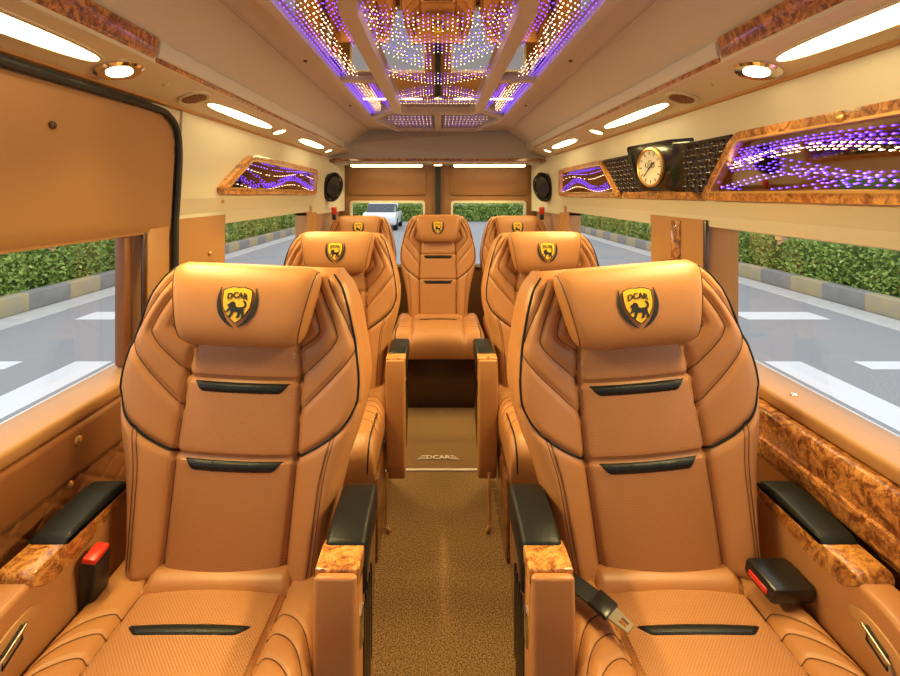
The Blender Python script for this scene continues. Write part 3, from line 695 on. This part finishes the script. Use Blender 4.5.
# speakers in the rear corners, red clips
for s in (-1, 1):
    sd = 'right' if s > 0 else 'left'
    root = empty('corner_speaker', (s*.80, 3.26, 1.395), 'black oval speaker in the %s rear corner' % sd, 'speaker', 'rear corner speakers')
    Mx = Matrix.Rotation(-s*PI/2+s*.118+s*.35, 4, 'Z') @ Matrix.Rotation(PI/2, 4, 'X') @ Matrix.Rotation(-s*.35, 4, 'Z') @ Matrix.Diagonal((.72, 1.25, 1, 1))
    Mx = Matrix.Rotation(-s*.80, 4, 'Z') @ Matrix.Rotation(PI/2, 4, 'X') @ Matrix.Rotation(s*.3, 4, 'Z') @ Matrix.Diagonal((.95, 1.3, 1, 1))
    MB().lathe([(.085, -.03), (.088, .014), (.078, .026), (.070, .018), (.045, .010), (.03, .014), (.001, .018)], 32, Mx).build('cone', M['plastic'], root)
    MB().lathe([(.064, .0185), (.066, .026), (.060, .028), (.058, .020)], 32, Mx).build('ring', M['gloss'], root)
    o = MB().box(-.02, .02, -.015, .015, -.028, .028, r=.008).build('belt_guide', M['red']); o.location = (s*.792, 3.28, 1.215)
    tag(o, 'small red plastic belt guide below the %s rear speaker' % sd, 'belt guide')
    MB().box(-.014, .014, -.012, .012, -.07, -.026, r=.004).build('stem', M['plastic'], o)

# screws on the sills and trims
def stud(p, ax, label, r=.010, m_='brass'):
    rot = {'x+': Matrix.Rotation(PI/2, 4, 'Y'), 'x-': Matrix.Rotation(-PI/2, 4, 'Y'), 'z+': Matrix.Identity(4)}[ax]
    o = MB().lathe([(r, 0), (r, .003), (r*.6, .006), (.001, .0065)], 14, rot).build('trim_screw', M[m_]); o.location = p; tag(o, label, 'screw')
stud((-.838, 1.00, .775), 'x+', 'brass screw on the padded band under the left window sill')
stud((-.845, .985, .680), 'x+', 'brass screw at the upper edge of the left quilted panel')
stud((.885, 1.07, .846), 'z+', 'pale screw on the right window sill', .008, 'chrome')
stud((-.870, 1.64, 1.12), 'x+', 'brass screw on the pillar left of the rear side window')
stud((-.862, 1.72, 1.315), 'x+', 'small brass screw under the left wall display', .007)
stud((.871, 1.575, 1.225), 'x-', 'small screw at the top of the burl pillar strip', .008, 'chrome')
stud((-.852, .95, 1.50), 'x+', 'dark screw high on the sliding door panel', .009, 'bench')
for s, y in ((1, 1.13), (-1, 1.0)):
    o = MB().box(-.012, .004, -.012, .012, -.012, .004, r=.003).tube([(0, -.012, -.008), (-.010*s, 0, -.022), (0, .012, -.008)], .0025, 6).build('blind_hook', M['cream'])
    o.location = (s*.905, y, 1.238); tag(o, 'small pale blind hook at the top of the %s front window' % ('right' if s > 0 else 'left'), 'hook')

# ================================================================ SEATS
REC = math.radians(9); HB = .53
def BP(a, b, d): return (a, b*math.sin(REC)-d*math.cos(REC), HB+b*math.cos(REC)+d*math.sin(REC))
HWB = ([-.03, 0, .05, .12, .20, .27, .34, .40, .45, .52, .57, .61, .635, .655], [.208, .214, .218, .228, .243, .264, .279, .282, .274, .257, .243, .226, .210, .180])
def hw(b): return np.interp(b, *HWB)
_hb = np.linspace(-.03, .655, 400); _hv = np.convolve(np.pad(np.interp(_hb, *HWB), 12, mode='edge'), np.ones(25)/25, 'valid')
def hw(b): return np.interp(b, _hb, _hv)
PWB = ([-.03, .24, .41, .50], [.134, .138, .132, .118])
def pw(b): return np.interp(b, *PWB)
SEAMS = []
for pts in ([(.135, .60), (.168, .522), (.165, .497), (.122, .462)],
            [(.158, .618), (.208, .520), (.206, .478), (.131, .398)],
            [(.180, .628), (.244, .51), (.248, .455), (.136, .325)],
            ):
    SEAMS.append([tuple(p) for p in smoothline(pts, 30)])
DIAG = [tuple(p) for p in smoothline([(.270, .352), (.245, .308), (.200, .268), (.138, .226)], 24)]
PSEAM = [(float(pw(b)), b) for b in np.linspace(-.03, .50, 30)]
LSEAM = [tuple(p) for p in smoothline([(.222, .285), (.205, .20), (.198, .1), (.192, -.02)], 20)]
def backd(A, B):
    a = np.abs(A); h = hw(B); p = pw(B)
    u = np.clip(a/h, 0, 1)
    d = .012*(1-(a/np.maximum(p, .01))**2)*(a < p)
    wing = np.clip((a-p)/(h-p), 0, 1)
    d = d+.030*np.sin(np.clip(wing, 0, 1)*PI*.62)**1.0*(a >= p)*np.clip((.70-B)/.12, 0, 1)
    for s_ in SEAMS:
        k = sdist(a, B, s_); d = d-.0065*np.exp(-(k/.0075)**2)
    d = d-.010*np.exp(-(sdist(a, B, PSEAM)/.008)**2)-.008*np.exp(-(sdist(a, B, DIAG)/.008)**2)-.003*np.exp(-(sdist(a, B, LSEAM)/.006)**2)
    for bb in (.392, .226): d = d-.007*np.exp(-((B-bb)/.007)**2)*(a < p+.004)
    R = .040
    e = np.clip(1-(h-a)/R, 0, 1); d = d-R*(1-np.sqrt(np.clip(1-e*e, 0, 1)))
    t = np.clip(1-(.655-B)/.03, 0, 1); d = d-.03*(1-np.sqrt(np.clip(1-t*t, 0, 1)))
    t = np.clip(1-(B+.03)/.025, 0, 1); d = d-.025*(1-np.sqrt(np.clip(1-t*t, 0, 1)))
    return d
def BPa(A, B, D): return np.stack([A, B*math.sin(REC)-D*math.cos(REC), HB+B*math.cos(REC)+D*math.sin(REC)], -1)
def onback(a, b, off=0.): return BP(a, b, float(backd(np.array([float(a)]), np.array([float(b)]))[0])+off)
def mesh_back():
    ns, nb = 181, 201
    s = np.sin(np.linspace(-1, 1, ns)*PI/2*.92)/math.sin(PI/2*.92)
    b = np.linspace(-.03, .655, nb); S, B = np.meshgrid(s, b, indexing='ij'); A = S*hw(B); D = backd(A, B)
    # skirts: wrap the grid around to the back shell
    P = BPa(A, B, D)
    Ls = [BPa(A[:1]*1.0, B[:1], np.full_like(B[:1], x)) for x in (-.13, -.12, -.08)]
    Rs = [BPa(A[-1:], B[-1:], np.full_like(B[:1], x)) for x in (-.08, -.12, -.13)]
    Ls[0][..., 0] *= .86; Rs[2][..., 0] *= .86
    P = np.concatenate(Ls+[P]+Rs, 0)
    # top / bottom closure rows
    def row(P, j, x): r_ = P[:, j:j+1].copy(); q = BPa(r_[..., 0], np.full(r_.shape[:2], b[j if j >= 0 else -1]), np.full(r_.shape[:2], x)); q[..., 0] = r_[..., 0]; return q
    tops = []
    for x in (-.09, -.125): tops.append(row(P, -1, x))
    bots = [row(P, 0, -.125), row(P, 0, -.09)]
    # keep the side skirts' own depth
    P = np.concatenate(bots+[P]+tops, 1)
    return gridmesh('backrest', P)
def mesh_backshell():
    b = np.linspace(-.02, .645, 60); s = np.linspace(-1, 1, 40); S, B = np.meshgrid(s, b, indexing='ij'); A = S*hw(B)*.88
    D = -.125-.03*(1-S**4); D = np.where(np.abs(S) > .99, -.11, D)
    return gridmesh('back_shell', BPa(A, B, D))
def patch(blo, bhi, ca=1.0, off=.0018, ns=71, nb=None):
    nb = nb or max(8, int((bhi-blo)/.004)); s = np.linspace(-1, 1, ns); b = np.linspace(blo, bhi, nb); S, B = np.meshgrid(s, b, indexing='ij')
    A = S*(pw(B)-.005)*ca; D = backd(A, B)+off; D[:, 0] -= .003; D[:, -1] -= .003; D[0] -= .003; D[-1] -= .003
    return BPa(A, B, D), np.stack([A, B], -1)
def mesh_panel(lo, hi):
    P, uv = patch(lo, hi); return gridmesh('center_panel', P, uv)
def mesh_accent(bc, h1):
    # dark padded bar, wider on top with slanting ends
    s = np.linspace(-1, 1, 61); t = np.linspace(0, 1, 9); S, T = np.meshgrid(s, t, indexing='ij')
    half = .090+.024*T**.8; A = S*half; B = bc-.012+.024*T
    bul = np.sqrt(np.clip(1-(2*T-1)**2, 0, 1))*np.clip((1-np.abs(S))*14, 0, 1)
    D = .012*(1-(A/pw(B))**2)+.0005+.009*bul-.004+.0006*np.sin(A*900+np.sin(A*300)*3)*bul
    return gridmesh('dark_bar', BPa(A, B, D))
PB, PD, RB, RD, PH = .564, .036, .092, .042, 2.5
def pil(a, th, off=0.):
    s = a/.172; e = (max(0., 1-abs(s)**11))**.4 if abs(s) < 1 else 0.
    c, sn = math.cos(th), math.sin(th); e2 = .55+.45*e if abs(s) < 1 else 0
    b = PB+RB*(.86+.14*e)*math.copysign(abs(sn)**(2/PH), sn)*(e2 if abs(s) < 1 else 0)
    d = PD+(RD+off)*math.copysign(abs(c)**(2/PH), c)*e
    w_ = 1.03-.22*(PB+RB-b)/(2*RB)
    return BP(a*w_, b, d)
def mesh_pillow():
    aa = .172*np.sin(np.linspace(-PI/2, PI/2, 61)); th = np.linspace(0, 2*PI, 57)
    P = np.array([[pil(a, t) for t in th] for a in aa]); return gridmesh('headrest', P)
def pilfront(b): return PD+RD*(max(0, 1-abs((b-PB)/RB)**PH))**(1/PH)
def EM(u, v, h):   # emblem plane (u right, v up) about pillow centre
    u *= .94; v *= .94; b = PB+.004+v; return BP(u, b, pilfront(b)+.0006+h)
def fine(poly, n=6):
    out = []
    for i in range(len(poly)):
        p, q = poly[i], poly[(i+1) % len(poly)]
        out += [(p[0]+(q[0]-p[0])*k/n, p[1]+(q[1]-p[1])*k/n) for k in range(n)]
    return out
half = [(0, .040), (.014, .041), (.030, .036), (.034, .032), (.034, .010), (.031, -.006), (.022, -.022), (.010, -.034), (0, -.041)]
shield = half+[(-x, y) for x, y in half[-2:0:-1]]
def strips(poly, h0, h1, mb=None):
    """thin badge cut into rows so that it follows the pillow"""
    mb = mb or MB(); ys = [p[1] for p in poly]; N = 14; lo, hi = min(ys), max(ys)
    def width(y):
        xs = []
        for i in range(len(poly)):
            (x1, y1), (x2, y2) = poly[i], poly[i-1]
            if (y1-y)*(y2-y) <= 0 and y1 != y2: xs.append(x1+(x2-x1)*(y-y1)/(y2-y1))
        return (min(xs), max(xs)) if xs else (0, 0)
    rows = [width(lo+(hi-lo)*min(max(k/N, .004), .996)) for k in range(N+1)]; yy = [lo+(hi-lo)*k/N for k in range(N+1)]
    vs = []; 
    for (a, c), y in zip(rows, yy): vs += [EM(a, y, h0), EM(c, y, h0), EM(a, y, h1), EM(c, y, h1)]
    fs = []
    for k in range(N):
        i = 4*k; j = i+4; fs += [(i+2, i+3, j+3, j+2), (i, i+2, j+2, j), (i+1, j+1, j+3, i+3)]
    return mb.add(vs, fs)
LION = [(-.022, -.004), (-.024, -.009), (-.020, -.009), (-.017, -.004), (-.012, -.006), (-.013, -.012), (-.017, -.018), (-.018, -.021), (-.012, -.021), (-.008, -.013), (-.006, -.008), (.002, -.007), (.006, -.010), (.004, -.016), (.001, -.021), (.007, -.021), (.010, -.014), (.013, -.011), (.015, -.016), (.014, -.021), (.020, -.021), (.020, -.014), (.018, -.005), (.018, .000), (.022, .004), (.024, .010), (.021, .017), (.017, .019), (.015, .016), (.018, .014), (.020, .009), (.017, .005), (.013, .004), (.004, .003), (-.002, .005), (-.003, .012), (-.007, .016), (-.012, .016), (-.016, .012), (-.020, .010), (-.021, .006), (-.017, .004), (-.018, .000)]
def emblem(kids, key):
    def shield_m():
        return strips(shield, 0, .0035).mesh('badge')
    def edge_m():
        return MB().tube([EM(x, y, .0032) for x, y in fine(shield, 2)], .0011, 5, closed=True).mesh('badge_edge')
    def lion_m():
        return MB().prism(LION, .0035, .0052, lambda u, v, h: EM(u*.98, v*.98-.008, h)).mesh('lion')
    def txt_m():
        return text_mb('DCAR', .0188, lambda x, y, z: EM(x*.94, y+.0225-7*x*x, .0050+z), .0008, .0002).mesh('badge_letters')
    def laurel_m():
        mb = MB()
        for s in (-1, 1):
            pts = [(s*.041, .040), (s*.043, .026), (s*.044, .010), (s*.041, -.008), (s*.034, -.024), (s*.022, -.039), (s*.005, -.052)]
            wd = [.0008, .0022, .0038, .0048, .0050, .0036, .0008]
            L = smoothline([(*p, w_) for p, w_ in zip(pts, wd)], 30); vs = []; fs = []
            for i, p in enumerate(L):
                a_ = L[max(0, i-1)]; c_2 = L[min(len(L)-1, i+1)]; t = Vector((c_2[0]-a_[0], c_2[1]-a_[1])).normalized(); nn = Vector((-t.y, t.x))
                q1 = Vector(p[:2])+nn*p[2]; q2 = Vector(p[:2])-nn*p[2]; vs += [EM(q1.x, q1.y, .0018), EM(q2.x, q2.y, .0018)]
                if i: fs.append((2*i-2, 2*i-1, 2*i+1, 2*i))
            mb.add(vs, fs)
        return mb.mesh('laurel', fix=False)
    return [('badge', shield_m, 'yellow', 'gold shield badge'), ('badge_edge', edge_m, 'ink', None), ('lion', lion_m, 'ink', None), ('badge_letters', txt_m, 'ink', None), ('laurel', laurel_m, 'ink', None)]
# cushion
CW = .250
CSE = []
for t0 in (.125, .165, .21, .265, .33): CSE.append([tuple(p) for p in smoothline([(.150, t0+.0), (.170, t0), (.198, t0+.018), (.224, t0+.048), (.248, t0+.09)], 20)])
CP = [(.150, .065), (.150, .48)]
def cpw(T): return np.interp(T, [0, .07, .5], [.152, .152, .142])
def cush(A, T):   # T distance forward of the back; returns height above HB
    a = np.abs(A); p = cpw(T)
    z = .012*(1-np.clip(a/p, 0, 1)**2)*(a < p)*(T > .07)+.016*np.sin(np.clip(T/.07, 0, 1)*PI)*(T < .07)*(a < p)
    wg = np.clip((a-p)/(CW-p), 0, 1); z = z+.014*np.sin(wg*PI*.6)*(a >= p)
    for s_ in CSE: z = z-.003*np.exp(-(sdist(a, T, s_)/.005)**2)
    z = z-.009*np.exp(-((a-p)/.007)**2)-.010*np.exp(-((T-.070)/.007)**2)*(a < p+.003)
    z = z+.02*np.clip((T-.1)/.35, 0, 1)
    e = np.clip(1-(CW-a)/.04, 0, 1); z = z-.04*(1-np.sqrt(np.clip(1-e*e, 0, 1)))
    t = np.clip(1-(.52-T)/.085, 0, 1); z = z-.075*(1-np.sqrt(np.clip(1-t*t, 0, 1)))
    return z
def CPa(A, T, Zc): return np.stack([A, .03-T-.0*Zc, HB-.012+Zc], -1)
def mesh_cushion():
    a = CW*np.sin(np.linspace(-1, 1, 141)*PI/2*.93)/math.sin(PI/2*.93); t = np.linspace(0, .52, 161); A, T = np.meshgrid(a, t, indexing='ij'); Zc = cush(A, T); P = CPa(A, T, Zc)
    lo = -.15
    L = [P[:1].copy(), P[:1].copy()]; L[0][..., 2] = HB+lo; L[0][..., 0] *= .95; L[1][..., 2] = HB-.08
    R = [P[-1:].copy(), P[-1:].copy()]; R[1][..., 2] = HB+lo; R[1][..., 0] *= .95; R[0][..., 2] = HB-.08
    P = np.concatenate(L+[P]+R, 0)
    fr = []
    for z, dy in ((-.10, -.004), (-.135, .006), (lo-.0, .03)):
        q = P[:, -1:].copy(); q[..., 2] = np.minimum(q[..., 2], HB+z); q[..., 1] += dy; fr.append(q)
    bk_ = P[:, :1].copy(); bk_[..., 2] = HB+lo
    P = np.concatenate([bk_, P]+fr, 1); return gridmesh('cushion', P)
def mesh_cpanel():
    s = np.linspace(-1, 1, 61); t = np.linspace(.079, .475, 90); S, T = np.meshgrid(s, t, indexing='ij'); A = S*(cpw(T)-.006); Zc = cush(A, T)+.0018
    Zc[:, 0] -= .003; Zc[:, -1] -= .003; Zc[0] -= .003; Zc[-1] -= .003
    return gridmesh('cushion_panel', CPa(A, T, Zc), np.stack([A, T], -1))
def mesh_cbar():
    s = np.linspace(-1, 1, 61); t = np.linspace(0, 1, 9); S, T_ = np.meshgrid(s, t, indexing='ij'); half = .098+.024*(1-T_)**.8*-1+.024
    A = S*(.122-.026*(1-T_)); T = .175-.022*T_+.004*(1-S**2); bul = np.sqrt(np.clip(1-(2*T_-1)**2, 0, 1))*np.clip((1-np.abs(S))*14, 0, 1)
    Zc = cush(A, T)+.0005+.006*bul; return gridmesh('dark_bar', CPa(A, T, Zc))
def oncush(a, t, off): return (a, .03-t, HB-.012+float(cush(np.array([float(a)]), np.array([float(t)]))[0])+off)
def mesh_stitch():
    mb = MB()
    for s in (-1, 1):
        for L in SEAMS: mb.tube([onback(s*p[0], p[1], .0004) for p in L], .0011, 5)
        for da in (-.004, .004):
            mb.tube([onback(s*(p[0]+da), p[1], .0006) for p in LSEAM], .0009, 5)
        mb.tube([onback(s*p[0], p[1], .0006) for p in PSEAM], .0011, 5)
    return mb.mesh('stitching')
def mesh_piping(side_):
    mb = MB()
    for s in (side_,):
        L = [(float(hw(b))-.010, b) for b in np.linspace(.640, .36, 40)]; L = [tuple(p) for p in smoothline(L[::3]+DIAG[4:], 70)]
        mb.tube([onback(s*p[0], p[1], .0015) for p in L], .0026, 6)
    return mb.mesh('black_piping')
def mesh_cstitch():
    mb = MB()
    for s in (-1, 1):
        for L in CSE: mb.tube([oncush(s*p[0], p[1], .0005) for p in L], .001, 5)
        mb.tube([oncush(s*float(cpw(t)), t, .0005) for t in np.linspace(.0, .47, 30)], .001, 5)
    mb.tube([oncush(a, .070, .0005) for a in np.linspace(-.15, .15, 24)], .001, 5)
    return mb.mesh('stitching')
def mesh_cpiping(side_):
    mb = MB()
    for s in (side_,):
        L = [oncush(s*(CW-.022), t, .001) for t in np.linspace(.30, .515, 26)]; y, z = L[-1][1], L[-1][2]
        L += [(s*(CW-.022), y-.006, z-.03), (s*(CW-.024), y-.004, z-.07)]; mb.tube(L, .0028, 6)
    return mb.mesh('black_piping')
def mesh_pilstitch(side_):
    mb = MB()
    for s in (side_,): mb.tube([pil(s*.160, t, .001) for t in np.linspace(-1.5, 1.9, 24)], .0011, 5)
    return mb.mesh('stitching')
def mesh_backlip():
    return None
CACHE = {}
def cm(key, f):
    if key not in CACHE: CACHE[key] = f()
    return CACHE[key]
BACKP = {'backrest', 'center_panel', 'dark_bar', 'headrest', 'black_piping', 'back_shell'}
def build_seat(kind, side, loc, sz, dz, label, group, rz=0., lean=0., rear=False, sx=1., cx=1.):
    root = empty('passenger_seat', loc, label, 'seat', group, rz)
    def put(name, key, f, m_, parent=root, lab=None):
        o = link(name, cm(key, f), M[m_], parent)
        if lab: o['label'] = lab
        return o
    # backrest group: scaled about the cushion level for the rows whose seats are set lower
    def B_(o):
        pv = Vector((0, 0, HB)); Rm = Matrix.Rotation(lean, 4, 'Y') @ Matrix.Diagonal((sx, 1, sz, 1))
        o.matrix_local = Matrix.Translation(pv+Vector((0, 0, dz))) @ Rm @ Matrix.Translation(-pv); return o
    def C_(o): o.location = (0, 0, dz); o.scale = (cx, 1, 1); return o
    bk_ = B_(put('backrest', 'back', mesh_back, 'leather'))
    put('back_shell', 'shell', mesh_backshell, 'bench', bk_)
    put('stitching', 'stitch', mesh_stitch, 'thread', bk_)
    for q in (-1, 1): put('piping', 'piping%d' % q, lambda q=q: mesh_piping(q), 'black', bk_, 'black piping')
    for i, (lo, hi) in enumerate(((-.02, .220), (.232, .386), (.398, .50))): B_(put('center_panel', 'cp%d' % i, lambda lo=lo, hi=hi: mesh_panel(lo, hi), 'perf'))
    for i, bc in enumerate((.374, .208)): B_(put('dark_bar', 'ac%d' % i, lambda bc=bc: mesh_accent(bc, 0), 'black', lab='black padded bar'))
    hd = B_(put('headrest', 'pillow', mesh_pillow, 'leather'))
    for q in (-1, 1): put('stitching', 'pst%d' % q, lambda q=q: mesh_pilstitch(q), 'thread', hd)
    for nm, f, m_, lb in emblem(None, None): put(nm, 'em_'+nm, f, m_, hd, lb)
    cu_ = C_(put('cushion', 'cush', mesh_cushion, 'leather'))
    put('stitching', 'cst', mesh_cstitch, 'thread', cu_); 
    for q in (-1, 1): put('piping', 'cpi%d' % q, lambda q=q: mesh_cpiping(q), 'black', cu_)
    C_(put('cushion_panel', 'cpan', mesh_cpanel, 'perf')); C_(put('dark_bar', 'cbar', mesh_cbar, 'black', lab='black padded bar'))
    z0 = HB-.152+dz
    if rear:
        put('base', 'rbase%g' % z0, lambda: MB().box(-.248, .248, -.42, .10, 0, z0, r=.008).mesh('base'), 'bench')
        return root
    put('base', 'base%g' % z0, lambda: MB().box(-.245, .245, -.36, .10, .0, z0-.03, r=.01).box(-.235, .235, -.43, .06, z0-.05, z0-.001, r=.01).mesh('base'), 'woodd')
    # arms: e=+1 if the aisle is at +x of the seat
    e = 1 if side == 'left' else -1
    def arm(inner):
        q = e if inner else -e; x0, x1 = (.250, .328) if inner else (.252, .316); tg = '%d%d%s' % (q, inner, '')
        fx = lambda u, v, h, q=q: (q*h, u, v)
        if inner:
            fp = roundpoly([(-.186, .674), (-.172, .674), (-.168, .655), (-.125, .655), (-.115, .42), (-.11, .22), (-.12, .17), (-.15, .17), (-.175, .24), (-.190, .42), (-.192, .60)], .012, 4)
            a_ = put('armrest', 'af'+tg, lambda: MB().prism(fp, x0, x1, fx, r=.010, seg=3).mesh('armrest'), 'leather')
            sp_ = roundpoly([(-.14, .648), (.06, .648), (.05, .50), (-.02, .30), (-.12, .24)], .02)
            put('side_panel', 'as'+tg, lambda: MB().prism(sp_, x0+.008, x1-.002, fx, r=.004).mesh('side_panel'), 'woodd', a_)
            def slats():
                m = MB()
                for k in range(5): m.box(min(q*(x1-.004), q*(x1+.002)), max(q*(x1-.004), q*(x1+.002)), -.115+.022*k, -.107+.022*k, .28+.02*k, .56, r=.002)
                return m.mesh('side_slats')
            put('side_slats', 'sl'+tg, slats, 'gloss', a_)
            put('buttons', 'bt'+tg, lambda: MB().box(min(q*(x1-.002), q*(x1+.004)), max(q*(x1-.002), q*(x1+.004)), -.16, -.135, .52, .585, r=.003).mesh('buttons'), 'chrome', a_)
            cap = roundpoly([(-.172, .640), (-.10, .640), (-.10, .674), (-.120, .678), (-.172, .678)], .004)
            put('wood_cap', 'wc'+tg, lambda: MB().prism(cap, x0-.001, x1+.001, fx, r=.004).mesh('wood_cap'), 'woodl', a_)
            pad = roundpoly([(-.120, .655), (-.122, .682), (-.08, .692), (.02, .692), (.055, .682), (.06, .62), (-.07, .61), (-.115, .57)], .015)
            put('arm_pad', 'ap'+tg, lambda: MB().prism(pad, x0+.004, x1+.004, fx, r=.010, seg=3).mesh('arm_pad'), 'black', a_, 'black leather arm pad')
        else:
            fp = roundpoly([(.08, .655), (-.16, .660), (-.235, .655), (-.31, .615), (-.37, .50), (-.39, .34), (-.34, .26), (.06, .26)], .03, 4)
            a_ = put('armrest', 'af'+tg, lambda: MB().prism(fp, x0, x1, fx, r=.010, seg=3).mesh('armrest'), 'leather')
            cap = roundpoly([(.06, .676), (-.175, .674), (-.182, .655), (-.15, .628), (-.09, .622), (.06, .650)], .010)
            put('wood_cap', 'wc'+tg, lambda: MB().prism(cap, x0-.004, x1+.003, fx, r=.004).mesh('wood_cap'), 'woodl', a_)
            pad = roundpoly([(-.118, .672), (-.10, .686), (.0, .697), (.045, .692), (.065, .672)], .008)
            put('arm_pad', 'ap'+tg, lambda: MB().prism(pad, x0-.006, x1+.004, fx, r=.008, seg=3).mesh('arm_pad'), 'black', a_, 'black leather arm pad')
            ov = [(-.215+.058*c*.9-.034*s_*.5, .588+.024*s_+.024*c*.8) for c, s_ in [(math.cos(t), math.sin(t)) for t in np.linspace(0, 2*PI, 29)[:-1]]]
            pl = put('control_plate', 'pl'+tg, lambda: MB().prism(ov, x0-.004, x0+.004, fx, r=.002).mesh('control_plate'), 'trimplastic', a_)
        return a_
    arm(True); ao = arm(False)
    if kind == 'front':
        q = -e; fx = lambda u, v, h, q=q: (q*h, u, v)
        # chrome lever inside the control plate
        ly, lz = -.222, .584
        g = MB().tube([(q*.246, ly+.030, lz+.018), (q*.243, ly+.025, lz+.018), (q*.243, ly-.018, lz-.002), (q*.243, ly-.026, lz-.022), (q*.246, ly-.029, lz-.026)], .0026, 8)
        g.build('lever', M['steel'], ao)
        MB().tube([(q*.2455, ly+.022, lz+.022), (q*.2455, ly-.012, lz+.006), (q*.2455, ly-.012, lz-.018), (q*.2455, ly+.022, lz-.002)], .0018, 6, closed=True).build('recess_line', M['ink'], ao)
        if side == 'left':
            Mb = Matrix.Translation((-.232, -.062, .56)) @ Matrix.Rotation(.12, 4, 'X') @ Matrix.Rotation(.15, 4, 'Y')
            b_ = MB().box(-.017, .017, -.022, .022, -.10, .060, r=.006, M_=Mb).build('belt_buckle', M['plastic'], root); b_['label'] = 'black buckle housing'
            r_ = MB().box(-.014, .014, -.020, .020, .052, .068, r=.004, M_=Mb).build('release_button', M['red'], b_); r_['label'] = 'red release button'
        else:
            Mb = Matrix.Translation((.200, -.068, .565)) @ Matrix.Rotation(.12, 4, 'Z') @ Matrix.Rotation(.10, 4, 'Y') @ Matrix.Rotation(.10, 4, 'X')
            b_ = MB().box(-.048, .048, -.036, .036, -.017, .017, r=.008, M_=Mb).build('belt_buckle', M['plastic'], root); b_['label'] = 'black buckle housing'
            MB().box(-.0505, -.044, -.022, .022, -.009, .003, r=.003, M_=Mb).build('release_button', M['red'], b_)['label'] = 'red release button'
            MB().tube([tuple(Mb @ Vector(p)) for p in ((.04, 0, 0), (.065, .0, -.012), (.075, .02, -.05))], .012, 8).build('stalk', M['plastic'], b_)
            # webbing with metal tongue lying on the aisle-side bolster
            P = [(-.235, -.060, .565), (-.215, -.075, .562), (-.185, -.100, .556)]
            g = MB(); vs = []; 
            for i, p in enumerate(P):
                dirv = Vector((.62, -.78, 0)); nn = Vector((.78, .62, 0))*.020; p = Vector(p); vs += [p+nn, p-nn, p+nn+Vector((0, 0, .003)), p-nn+Vector((0, 0, .003))]
            fs = []
            for i in range(2): k = 4*i; fs += [(k, k+1, k+5, k+4), (k+2, k+6, k+7, k+3), (k, k+4, k+6, k+2), (k+1, k+3, k+7, k+5)]
            fs += [(0, 2, 3, 1), (8, 9, 11, 10)]
            bl = g.add(vs, fs).build('belt_strap', M['black'], root, smooth=False); bl['label'] = 'black belt webbing'
            Mt = Matrix.Translation((-.170, -.118, .556)) @ Matrix.Rotation(-.9, 4, 'Z') @ Matrix.Rotation(.08, 4, 'Y')
            tn = MB().box(-.026, .012, -.022, .022, -.004, .006, r=.003, M_=Mt).build('tongue_cover', M['plastic'], bl)
            MB().ring([(.012, -.016), (.048, -.011), (.048, .011), (.012, .016)], [(.028, -.007), (.041, -.006), (.041, .006), (.028, .007)], -.001, .0025, lambda u, v, h: tuple(Mt @ Vector((u, v, h)))).build('belt_tongue', M['steel'], bl, smooth=False)
    return root
G = 'tan leather seats with a badge on the headrest'
build_seat('front', 'left', (-.470, .94, 0), 1.0, 0, 'tan leather seat in the nearest row on the left of the aisle', G, lean=.045)
build_seat('front', 'right', (.492, .94, 0), 1.0, 0, 'tan leather seat in the nearest row on the right, belt tongue lying on its cushion', G, lean=-.085)
build_seat('mid', 'left', (-.462, 1.92, 0), 1.035, -.035, 'tan leather seat in the middle row on the left of the aisle', G)
build_seat('mid', 'right', (.492, 1.92, 0), 1.035, -.035, 'tan leather seat in the middle row on the right of the aisle', G)
build_seat('rear', 'left', (-.58, 3.12, 0), 1.09, -.06, 'leftmost tan leather seat in the rear row by the rear doors', G, rear=True, sx=.93)
build_seat('rear', 'centre', (0, 3.12, 0), 1.10, -.06, 'centre tan leather seat in the rear row at the end of the aisle', G, rear=True, cx=1.16)
build_seat('rear', 'right', (.58, 3.12, 0), 1.09, -.06, 'rightmost tan leather seat in the rear row by the rear doors', G, rear=True, sx=.93)
